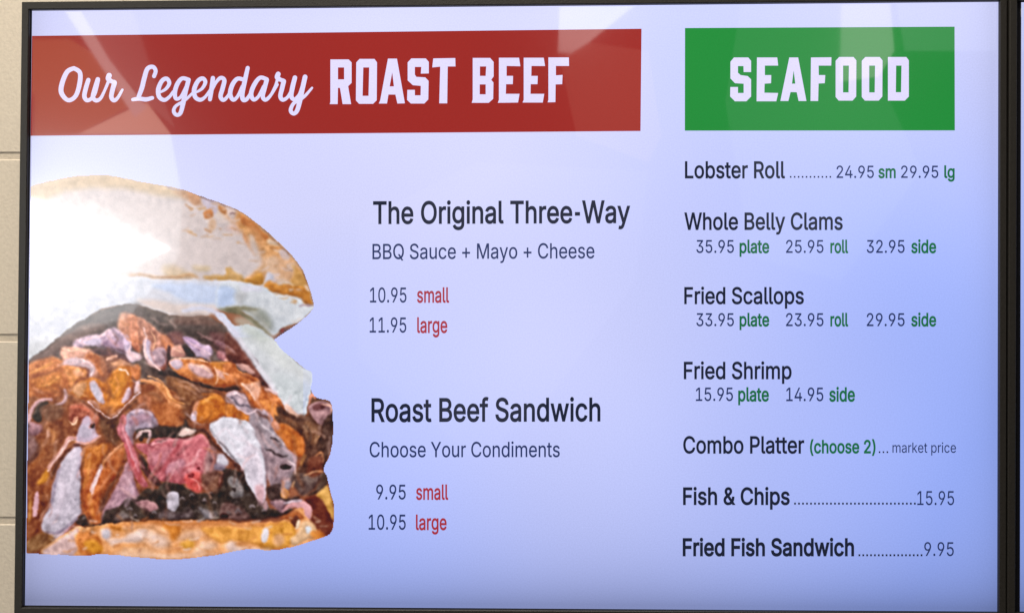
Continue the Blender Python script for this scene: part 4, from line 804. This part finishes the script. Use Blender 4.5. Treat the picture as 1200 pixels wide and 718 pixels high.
'g': (425, ['207,-151 187,-150 168,-148 150,-144 134,-140 119,-134 105,-127 93,-119 82,-110 73,-101 64,-91 57,-80 51,-69 101,-41 122,-66 136,-78 154,-88 165,-92 178,-95 192,-97 207,-97 229,-96 249,-92 267,-85 282,-75 295,-62 304,-47 310,-28 311,-6 311,68 306,68 298,56 287,41 280,34 272,28 263,21 252,16 241,11 227,8 212,5 195,5 173,6 152,10 132,17 113,27 95,39 80,53 67,71 55,90 46,112 39,136 35,163 34,191 35,220 39,246 46,271 55,293 66,314 80,332 95,347 112,361 131,371 152,378 173,383 196,384 213,384 228,382 242,378 253,373 264,367 273,360 281,353 288,346 299,331 308,319 313,319 313,379 372,379 372,-9 371,-32 367,-54 360,-73 350,-90 338,-104 324,-117 308,-127 291,-136 271,-142 251,-147 229,-150', '205,59 222,60 237,63 251,68 264,75 275,84 285,95 293,107 300,121 305,137 309,154 312,172 312,193 312,212 309,231 305,248 300,264 293,278 285,291 275,303 264,312 251,320 237,325 222,329 205,330 188,329 172,325 158,320 145,312 134,302 124,290 115,277 109,262 103,246 99,229 97,212 96,193 97,173 99,155 103,138 109,123 116,108 124,96 134,85 145,76 158,68 172,63 188,60']),
'h': (410, ['114,227 114,0 53,0 53,509 114,509 114,287 102,287 112,312 124,332 137,349 152,362 169,372 187,379 207,383 227,384 246,383 264,380 280,376 295,369 309,360 321,349 332,336 341,321 348,304 353,285 356,264 357,240 357,0 296,0 296,235 295,256 290,275 283,291 273,304 260,315 246,323 229,328 210,329 197,328 184,326 172,322 161,317 150,311 141,303 133,293 126,283 121,271 117,257 114,243']),
'i': (167, ['53,0 53,379 114,379 114,0', '84,443 67,446 54,455 44,468 41,483 44,499 54,512 67,521 84,524 100,521 114,512 123,499 126,483 123,468 114,455 100,446']),
'k': (381, ['110,137 110,212 121,212 284,379 360,379 184,199 177,199', '53,0 53,509 114,509 114,0', '294,0 148,186 191,229 372,0']),
'l': (189, ['139,-2 119,-1 101,3 86,10 74,20 65,33 58,47 54,65 53,84 53,509 114,509 114,99 115,77 120,62 130,54 146,52 154,52 160,53 170,54 181,3 162,-1']),
'm': (610, ['53,0 53,379 112,379 112,295 108,295 112,310 118,323 125,335 132,346 141,355 151,363 161,370 172,376 183,380 195,384 207,386 219,386 239,385 257,380 273,372 287,361 299,347 309,331 316,314 321,295 312,295 317,308 322,321 329,332 337,343 347,353 357,361 368,369 381,375 394,380 407,383 422,385 437,386 453,385 468,383 483,378 497,372 510,364 522,354 532,342 541,328 548,313 553,296 556,276 557,255 557,0 496,0 496,254 494,273 490,289 483,302 473,313 460,321 447,326 433,329 419,330 406,330 395,328 384,324 374,320 365,314 358,307 351,299 345,290 341,280 338,270 336,259 335,247 335,0 274,0 274,260 273,275 269,288 262,301 253,311 242,320 229,326 215,329 199,330 188,330 178,328 168,325 158,320 148,314 140,307 132,299 126,289 121,278 117,266 114,253 114,238 114,0']),
'n': (410, ['114,227 114,0 53,0 53,379 112,379 112,287 102,287 112,312 124,332 137,349 152,362 169,372 187,379 207,383 227,384 246,383 264,380 280,376 295,369 309,360 321,349 332,336 341,321 348,304 353,285 356,264 357,240 357,0 296,0 296,235 295,256 290,275 283,291 273,304 260,315 246,323 229,328 210,329 197,328 184,326 172,322 161,317 150,311 141,303 133,293 126,283 121,271 117,257 114,243']),
'o': (415, ['207,-8 182,-7 159,-2 137,6 117,16 98,30 82,46 68,64 56,85 46,108 40,133 36,159 34,187 36,216 40,243 46,268 56,291 68,312 82,330 98,346 117,360 137,371 159,378 182,383 207,384 233,383 256,378 278,371 299,360 317,346 333,330 347,312 359,291 369,268 376,243 380,216 381,187 380,159 376,133 369,108 359,85 347,64 333,46 317,30 299,16 278,6 256,-2 233,-7', '207,46 226,48 242,51 257,57 270,66 282,76 292,89 300,102 307,117 312,134 316,151 318,169 319,187 318,206 316,224 312,242 307,258 300,274 292,287 282,300 270,310 257,319 242,325 226,329 207,330 189,329 173,325 158,319 145,310 134,300 124,287 115,274 108,258 103,242 99,224 97,206 96,187 97,169 99,151 103,134 108,117 115,102 124,89 134,76 145,66 158,57 173,51 189,48']),
'p': (424, ['53,-143 53,379 112,379 112,319 118,319 126,331 137,346 144,353 152,360 161,367 171,373 183,378 197,381 212,384 229,384 252,383 274,378 294,371 313,361 330,347 345,332 359,313 370,293 379,270 385,245 389,218 390,189 389,160 385,133 379,108 370,84 359,64 346,45 330,29 313,16 294,5 274,-2 252,-7 229,-8 213,-7 198,-5 184,-1 173,4 162,10 153,17 145,24 138,31 127,46 118,59 114,59 114,-143', '220,47 237,48 253,51 267,57 279,66 291,76 301,88 309,101 316,117 321,133 325,151 327,170 328,189 327,209 325,227 321,245 316,261 309,276 301,290 291,301 280,311 267,319 253,325 237,329 220,330 203,329 188,325 174,320 161,312 150,302 140,291 132,278 125,263 120,247 116,229 113,210 113,189 113,169 116,150 120,132 125,115 132,100 140,86 150,75 162,65 174,57 188,51 204,48']),
'r': (259, ['53,0 53,379 112,379 112,321 115,321 122,335 130,347 140,358 152,367 166,375 181,380 196,384 213,385 229,384 237,384 243,384 243,322 239,323 230,324 207,326 194,325 182,323 170,319 159,315 149,309 140,301 132,293 126,284 121,273 117,262 114,250 114,237 114,0']),
's': (365, ['182,-8 163,-7 145,-5 128,-2 112,3 98,10 84,18 72,27 62,38 53,50 45,63 40,78 36,94 94,107 99,92 105,79 114,69 124,60 136,54 150,49 165,46 181,45 200,46 217,50 232,55 244,62 255,71 262,81 267,91 268,103 265,121 254,136 246,142 237,147 225,151 212,155 149,170 125,177 104,186 87,196 72,208 61,222 53,237 48,255 47,274 48,290 51,305 57,319 65,332 75,343 87,354 100,363 115,370 131,377 149,381 167,384 187,384 206,384 223,381 239,378 254,372 267,366 279,358 290,349 299,339 307,328 314,316 319,303 324,290 268,277 264,288 258,298 251,307 243,316 232,323 219,328 205,331 187,333 171,332 156,329 143,324 131,317 121,308 114,299 110,289 109,277 112,258 124,243 133,237 144,232 157,227 172,223 229,209 254,202 275,194 292,183 306,171 317,158 325,142 330,125 331,107 330,90 326,75 321,61 312,47 302,35 290,24 276,15 260,6 242,0 223,-5 203,-7']),
't': (227, ['204,379 204,327 6,327 6,379', '65,471 126,471 126,98 128,76 136,61 150,53 170,50 177,50 185,51 202,54 213,2 192,-3 168,-4 145,-3 125,2 107,10 92,21 80,35 72,52 67,71 65,93']),
'u': (410, ['182,-5 164,-4 146,-1 130,4 115,11 101,20 89,31 78,44 69,59 62,76 57,95 54,116 53,139 53,379 114,379 114,144 115,123 119,105 127,89 137,75 150,64 164,56 181,52 200,50 213,51 226,53 238,57 249,62 259,69 268,77 276,86 283,97 289,109 293,122 295,137 296,153 296,379 357,379 357,0 298,0 298,92 307,92 297,67 286,47 272,30 257,17 240,7 222,0 203,-4']),
'w': (567, ['138,0 23,379 87,379 133,214 154,137 175,41 165,41 186,135 206,214 252,379 316,379 362,214 382,136 402,41 391,41 413,135 434,214 480,379 545,379 429,0 368,0 319,172 305,225 291,280 277,338 291,338 277,280 263,225 248,172 199,0']),
'y': (389, ['47,-139 61,-86 71,-87 88,-90 104,-89 118,-84 130,-74 136,-67 141,-58 146,-48 151,-36 163,-1 17,379 84,379 165,155 187,87 206,21 184,21 202,87 224,155 305,379 371,379 204,-58 198,-72 191,-85 184,-97 177,-107 168,-116 159,-124 150,-130 139,-136 128,-140 117,-143 104,-145 91,-145 65,-143 54,-141']),
}
# brush script, one ribbon for each pen stroke; every pass lies a hair above the one before
def brush(name, strokes, mat, label):
    V = []; F = []; lift = [0.0]
    for x0, y0, w, pts in strokes:
        C = smooth_pts(pts, 6, False); n = len(C); prev = None
        px = np.stack([x0+C[:, 0]/8.98, y0+C[:, 1]/8.98], 1)
        T = np.gradient(px, axis=0); T /= np.linalg.norm(T, axis=1)[:, None]+1e-9; N = np.stack([-T[:, 1], T[:, 0]], 1)
        if isinstance(w, tuple): wd = np.interp(np.linspace(0, 1, n), np.linspace(0, 1, len(w)), w)
        else: wd = np.full(n, float(w))
        wd = wd/8.98/2
        def add(p):
            q = P(p[0], p[1]); V.append((q.x, YT-lift[0], q.z)); return len(V)-1
        for e, sg in ((0, 1), (n-1, -1)):          # round ends
            lift[0] += 2.5e-7
            ids = [add(px[e])]+[add(px[e]+wd[e]*np.array((math.cos(a), math.sin(a)))) for a in np.linspace(0, 2*math.pi, 14, endpoint=False)]
            for k in range(14): F.append((ids[0], ids[1+k], ids[1+(k+1) % 14]))
            lift[0] += 2.5e-7
        for i in range(n):
            lift[0] += 2.5e-7
            a = add(px[i]+N[i]*wd[i]); b = add(px[i]-N[i]*wd[i])
            if prev: F.append((prev[0], prev[1], b, a))
            prev = (a, b)
    o = mesh_obj(name, V, F, mat, screen); fix_normals(o.data); o['label'] = label; return o
A_, B_, C_, D_ = (60, 66), (150, 66), (220, 66), (280, 66)
OUR = [(*A_, (44, 50, 52, 52, 44, 46, 50, 48, 44), [(240,128),(170,165),(118,280),(108,385),(178,464),(258,420),(300,290),(303,175),(240,128)]),
 (*A_, (46, 48, 48, 44, 38, 46, 50), [(392,252),(368,330),(350,420),(375,464),(420,450),(458,390),(490,255)]),
 (*A_, (48, 48, 46, 44, 36, 30, 34), [(492,245),(462,340),(440,430),(474,467),(520,445),(560,370),(606,262)]),
 (*A_, (56, 54, 44, 46, 48), [(611,205),(602,240),(640,268),(668,276),(664,300)]),
 (*A_, (50, 50, 48, 44, 36, 26), [(668,280),(648,350),(634,430),(662,466),(700,440),(750,355)])]
LEG = [(*B_, (42, 42, 44, 48, 50, 50, 44), [(275,212),(292,155),(262,114),(205,135),(172,235),(147,335),(112,430)]),
 (*B_, (36, 44, 46, 40), [(52,458),(120,448),(190,456),(256,440)]),
 (*B_, (24, 34, 42, 44, 46, 50, 46, 42, 34, 30), [(345,378),(400,345),(436,285),(408,238),(358,262),(320,350),(330,430),(385,462),(440,425),(475,375)]),
 (*B_, (44, 42, 48, 48, 40, 34, 40), [(640,250),(572,235),(522,290),(494,380),(506,448),(556,430),(612,330)]),
 (*B_, (46, 48, 50, 44, 40, 40, 34, 30, 28), [(636,262),(605,380),(580,500),(552,600),(510,618),(482,580),(505,525),(600,465),(692,378)]),
 (*B_, (24, 34, 42, 44, 46, 50, 46, 42, 32, 28), [(725,378),(782,340),(815,275),(788,236),(738,262),(698,350),(708,430),(762,460),(820,422),(895,310)]),
 (*C_, (46, 48, 48, 42), [(266,232),(258,300),(246,380),(235,456)]),
 (*C_, (26, 34, 42, 46, 48, 46, 42, 34, 28), [(258,360),(300,275),(348,230),(386,255),(368,340),(346,425),(376,462),(420,425),(470,335)]),
 (*C_, (42, 44, 48, 48, 42, 34, 36), [(580,245),(522,240),(472,300),(447,395),(478,460),(525,425),(575,320)]),
 (*C_, (42, 48, 50, 48, 42, 32, 26), [(632,125),(602,260),(574,400),(586,460),(625,450),(665,385),(705,300)]),
 (*C_, (44, 42, 48, 48, 42, 34, 36), [(832,245),(762,228),(702,300),(668,395),(694,458),(745,425),(800,320)]),
 (*C_, (46, 48, 46, 42, 34, 28), [(833,250),(806,350),(790,425),(818,460),(868,420),(945,300)]),
 (*D_, (28, 28, 32), [(340,405),(385,310),(408,240)]),
 (*D_, (52, 52, 42, 44, 46), [(414,190),(404,225),(440,250),(472,262),(470,285)]),
 (*D_, (48, 48, 46, 42, 34, 34), [(473,265),(455,340),(437,422),(462,460),(510,435),(560,355)]),
 (*D_, (48, 50, 48, 40, 34, 38), [(590,228),(562,340),(552,425),(588,456),(636,405),(665,330)]),
 (*D_, (50, 50, 50, 46, 42, 42, 38, 34, 32, 24), [(697,220),(670,340),(640,480),(612,575),(575,605),(545,570),(575,500),(640,462),(700,415),(770,335)])]
brush('lettering', OUR, M_LET, 'pale brush-script word at the left end of the red band')
brush('lettering', LEG, M_LET, 'pale brush-script long word on the red band')

# printed lines: the built-in sans face, condensed to each line's own width
def embolden(pts, d):
    q = [np.array(p, float) for p in pts]; r = []
    for p in q:
        if not r or np.hypot(*(p-r[-1])) > 3: r.append(p)
    if np.hypot(*(r[0]-r[-1])) <= 3: r.pop()
    if not d: return r
    out = []; n = len(r)
    for i in range(n):
        a = r[i]-r[i-1]; b = r[(i+1) % n]-r[i]; a = a/np.hypot(*a); b = b/np.hypot(*b)
        m = np.array((-a[1]-b[1], a[0]+b[0])); L = np.hypot(*m)
        if L < .3: out.append(r[i]); continue
        m /= L; c = max(.55, m @ np.array((-a[1], a[0]))); out.append(r[i]+m*d/c)
    return out
_gl = {}
def glyph_quads(ch, d):
    """fill one letter: slabs between successive corner heights, spans by the nonzero winding rule"""
    if (ch, d) in _gl: return _gl[(ch, d)]
    E = []
    for q in GLYPH[ch][1]:
        p = embolden([tuple(map(int, c.split(','))) for c in q.split()], d)
        E += [(p[i-1][0], p[i-1][1], p[i][0], p[i][1]) for i in range(len(p)) if abs(p[i-1][1]-p[i][1]) > 1e-6]
    ys = set()
    for i, (x0, y0, x1, y1) in enumerate(E):
        ys.update((round(y0, 3), round(y1, 3)))
        for (u0, v0, u1, v1) in E[i+1:]:
            if max(min(y0, y1), min(v0, v1)) >= min(max(y0, y1), max(v0, v1)) or max(x0, x1) < min(u0, u1) or max(u0, u1) < min(x0, x1): continue
            den = (x1-x0)*(v1-v0)-(y1-y0)*(u1-u0)
            if abs(den) < 1e-9: continue
            t = ((u0-x0)*(v1-v0)-(v0-y0)*(u1-u0))/den; w = ((u0-x0)*(y1-y0)-(v0-y0)*(x1-x0))/den
            if 0 < t < 1 and 0 < w < 1: ys.add(round(y0+t*(y1-y0), 3))
    ys = sorted(ys); Q = []
    for lo, hi in zip(ys, ys[1:]):
        if hi-lo < 2e-3: continue
        m = (lo+hi)/2; c = []
        for x0, y0, x1, y1 in E:
            if min(y0, y1) < m < max(y0, y1):
                f = lambda y: x0+(x1-x0)*(y-y0)/(y1-y0)
                c.append((f(m), f(lo), f(hi), 1 if y1 > y0 else -1))
        c.sort(); w = 0
        for e in c:
            if w == 0: st = e
            w += e[3]
            if w == 0 and e[0]-st[0] > .05: Q.append(((st[1], lo), (e[1], lo), (e[2], hi), (st[2], hi)))
    _gl[(ch, d)] = Q; return Q
CAPH = 509.0
def line(s, x0, x1, top, base, mat, bold=0.0, slope=0.0):
    V0 = []; x = 0
    for ch in s:
        n = .62 if ch == '-' else 1.0              # a short hyphen
        for q in glyph_quads(ch, bold): V0 += [(x+u*n, v-(8 if n < 1 else 0)) for u, v in q]
        x += GLYPH[ch][0]*n
    a = min(v[0] for v in V0); b = max(v[0] for v in V0); V = []
    for vx, vy in V0:
        u = x0+(vx-a)/(b-a)*(x1-x0)
        p = P(u, base-vy/CAPH*(base-top)+slope*(u-x0)/(x1-x0)); V.append((p.x, YT, p.z))
    F = [(i, i+1, i+2, i+3) for i in range(0, len(V), 4)]
    return mesh_obj('lettering', V, F, mat, screen)
def dots(n, x0, x1, y, r, mat):
    V = []; F = []
    for k in range(n):
        x = x0+(x1-x0)*k/(n-1); i = len(V)
        for a, b in ((-r, -r), (r, -r), (r, r), (-r, r)):
            q = P(x+a*.9, y+b); V.append((q.x, YT, q.z))
        F.append((i, i+3, i+2, i+1))
    o = mesh_obj('dotted_leader', V, F, mat, screen); fix_normals(o.data)
HB, NB, GB = 15, 6, 21
line('The Original Three-Way', 437.2, 738.6, 236.6, 262, M_DARK, HB, -1.2)
line('BBQ Sauce + Mayo + Cheese', 436.5, 696.6, 286, 303.6, M_GREY, NB, -1.1)
line('10.95', 433.6, 476.4, 337, 354.2, M_GREY, NB); line('small', 488.7, 526.4, 337, 354.2, M_RTXT, HB)
line('11.95', 433.2, 476.2, 372, 389.4, M_GREY, NB); line('large', 488.9, 524.2, 372, 389.6, M_RTXT, HB)
line('Roast Beef Sandwich', 435.3, 703.6, 467, 493.6, M_DARK, HB, -.8)
line('Choose Your Condiments', 433.2, 656, 517.6, 535.2, M_GREY, NB, -.2)
line('9.95', 440.9, 475.5, 567.6, 584.6, M_GREY, NB); line('small', 487.6, 525.4, 567.6, 584.8, M_RTXT, HB)
line('10.95', 432, 475.5, 602.6, 620, M_GREY, NB); line('large', 487.4, 523.4, 602.8, 620.2, M_RTXT, HB)
line('Lobster Roll', 802.6, 920, 189.6, 208.7, M_DARK, HB); dots(11, 926.5, 973, 207.4, 1.0, M_DARK)
line('24.95', 980.2, 1024, 194.4, 208.6, M_GREY, NB); line('sm', 1029.2, 1049.6, 194.4, 208.5, M_GTXT, GB)
line('29.95', 1055.8, 1099.5, 194.4, 208.5, M_GREY, NB); line('lg', 1106.4, 1118.6, 194.4, 208.4, M_GTXT, GB)
line('Whole Belly Clams', 801.8, 987.5, 249.6, 269, M_DARK, HB)
line('Fried Scallops', 801.8, 942, 336.8, 355.8, M_DARK, HB)
for t_, b_, a3 in ((281.4, 296.2, ('35.95', '25.95', '32.95')), (367, 381.9, ('33.95', '23.95', '29.95'))):
    line(a3[0], 816, 860, t_, b_, M_GREY, NB); line('plate', 866.6, 901.4, t_, b_, M_GTXT, GB)
    line(a3[1], 921, 965, t_, b_, M_GREY, NB); line('roll', 973, 994, t_, b_, M_GTXT, GB)
    line(a3[2], 1015.6, 1060, t_, b_, M_GREY, NB); line('side', 1067.7, 1097, t_, b_, M_GTXT, GB)
line('Fried Shrimp', 801.3, 927.6, 424.2, 443.6, M_DARK, HB)
line('15.95', 815.4, 858.9, 454, 469.4, M_GREY, NB); line('plate', 865, 901, 454, 469.6, M_GTXT, GB)
line('14.95', 921.3, 964.8, 454, 469.6, M_GREY, NB); line('side', 971.6, 1001.8, 454, 469.8, M_GTXT, GB)
line('Combo Platter', 800.6, 942.4, 511.2, 530.6, M_DARK, HB); line('(choose 2)', 949, 1026, 515.6, 530.4, M_GTXT, GB)
dots(3, 1030.6, 1039.8, 529.4, 1.0, M_DARK); line('market price', 1045.8, 1120.2, 518.2, 530, M_GREY, 3)
line('Fish & Chips', 800.4, 925.4, 571.2, 590.6, M_DARK, HB+4); dots(31, 931.6, 1072, 589.6, 1.15, M_DARK); line('15.95', 1074.8, 1118, 575, 591.2, M_GREY, 3)
line('Fried Fish Sandwich', 800, 1000.8, 630.8, 650.4, M_DARK, HB+8); dots(17, 1007, 1079.8, 650, 1.15, M_DARK); line('9.95', 1083, 1117.6, 634.8, 650.8, M_GREY, 3)

# the sandwich picture, flat on the panel: one cell of colour for each picture cell
X_, Y_, C_px, MK = paint_picture()
H_, W_ = MK.shape; keep = MK[:-1, :-1] & MK[1:, :-1] & MK[:-1, 1:] & MK[1:, 1:]
used = np.zeros_like(MK); used[:-1, :-1] |= keep; used[1:, :-1] |= keep; used[:-1, 1:] |= keep; used[1:, 1:] |= keep
idx = -np.ones(MK.shape, int); idx[used] = np.arange(used.sum())
d = np.array(FW)[None]*FPX+np.array(RT)[None]*(X_[used]-600)[:, None]-np.array(UP)[None]*(Y_[used]-359)[:, None]
co = np.array(CAM)[None]+d*((0-CAM.y)/d[:, 1])[:, None]; co[:, 1] = -.00018
jj, ii = np.nonzero(keep)
fc = np.stack([idx[jj, ii], idx[jj+1, ii], idx[jj+1, ii+1], idx[jj, ii+1]], 1).astype(np.int32)
me = bpy.data.meshes.new('sandwich_picture'); me.vertices.add(len(co)); me.vertices.foreach_set('co', co.astype(np.float32).ravel())
me.loops.add(fc.size); me.loops.foreach_set('vertex_index', fc.ravel())
me.polygons.add(len(fc)); me.polygons.foreach_set('loop_start', np.arange(0, fc.size, 4, dtype=np.int32))
me.update(calc_edges=True)
ca = me.attributes.new('picture', 'FLOAT_COLOR', 'POINT')
ca.data.foreach_set('color', np.concatenate([lin(C_px[used]), np.ones((used.sum(), 1))], 1).astype(np.float32).ravel())
me.materials.append(M_PIC)
pic = bpy.data.objects.new('sandwich_picture', me); COL.objects.link(pic); pic.parent = screen
pic['label'] = 'picture of a stacked roast beef sandwich with cheese and sauce'

# ---------------------------------------------------------------- unseen glowing shapes added behind the viewer, cut to give the panel its glare
WYB = -4.0
def mirrored(px, py):
    s = P(px, py)                                   # from the eye's mirror image through the panel
    e = Vector((CAM.x, -CAM.y, CAM.z)); return e+(s-e)*((WYB-e.y)/(0-e.y))
def lightmat(name, col, k):
    m, nt, b = nodes(name); b.inputs['Base Color'].default_value = (.02, .02, .02, 1)
    b.inputs['Emission Color'].default_value = (*col, 1); b.inputs['Emission Strength'].default_value = k; return m
front = thing('glare_shapes', 'unseen glowing shapes behind the viewer, added to make the glare on the menu screen', 'glare helper')
def glare_shape(pts, k, col, dy):
    V = []
    for p in pts:
        q = mirrored(*p); e = Vector((CAM.x, -CAM.y, CAM.z)); q = e+(q-e)*((WYB+dy-e.y)/(WYB-e.y)); V.append(q)
    o = mesh_obj('glare_shape', V, [tuple(range(len(V)))], lightmat('glare_glow', col, k), front)
    o.data.update()
    if o.data.polygons[0].normal.y < 0: o.data.flip_normals()
    return o
glare_shape([(-40, 226), (32, 232), (110, 255), (199, 291), (110, 326), (32, 356), (-40, 384)], 44, (1, .985, .96), 0)
glare_shape([(-60, 160), (36, 160), (92, 157), (200, 157), (214, 235), (210, 300), (150, 372), (-60, 430)], 2.9, (.86, .95, 1), -.10)
glare_shape([(92, 157), (150, 129), (172, 120), (200, 157)], 5.0, (1, .72, .55), -.10)
glare_shape([(64, -6), (84, -6), (128, 70), (172, 126), (158, 138), (108, 62)], 4.2, (1, .92, .88), -.06)
glare_shape([(-60, 46), (82, 46), (108, 62), (150, 126), (92, 157), (40, 162), (40, 110), (-60, 110)], 1.7, (1, .55, .22), -.14)
glare_shape([(88, -6), (150, -6), (180, 90), (205, 150), (172, 120), (128, 70)], .9, (1, .85, .8), -.14)
glare_shape([(656, -8), (760, -8), (720, 22), (668, 62), (654, 62)], 3.6, (1, .97, .92), -.12)
glare_shape([(742, -8), (762, -8), (690, 50), (664, 66)], 4.0, (1, .95, .9), -.09)
glare_shape([(655, 66), (690, 50), (760, 60), (775, 160), (760, 190), (676, 160)], .8, (1, .6, .45), -.16)
glare_shape([(986, -8), (1042, -8), (1048, 60), (1030, 90), (984, 96)], 3.0, (1, .9, .9), -.12)
glare_shape([(870, -8), (986, -8), (984, 96), (1030, 90), (1080, 200), (985, 330), (880, 300), (850, 120)], .5, (.9, .95, 1), -.18)
glare_shape([(1048, -8), (1240, -8), (1240, 60), (1060, 60)], .9, (.9, .95, 1), -.18)
glare_shape([(560, 190), (760, 200), (745, 330), (640, 470), (560, 540), (420, 420), (420, 260)], .35, (.95, .9, 1), -.20)
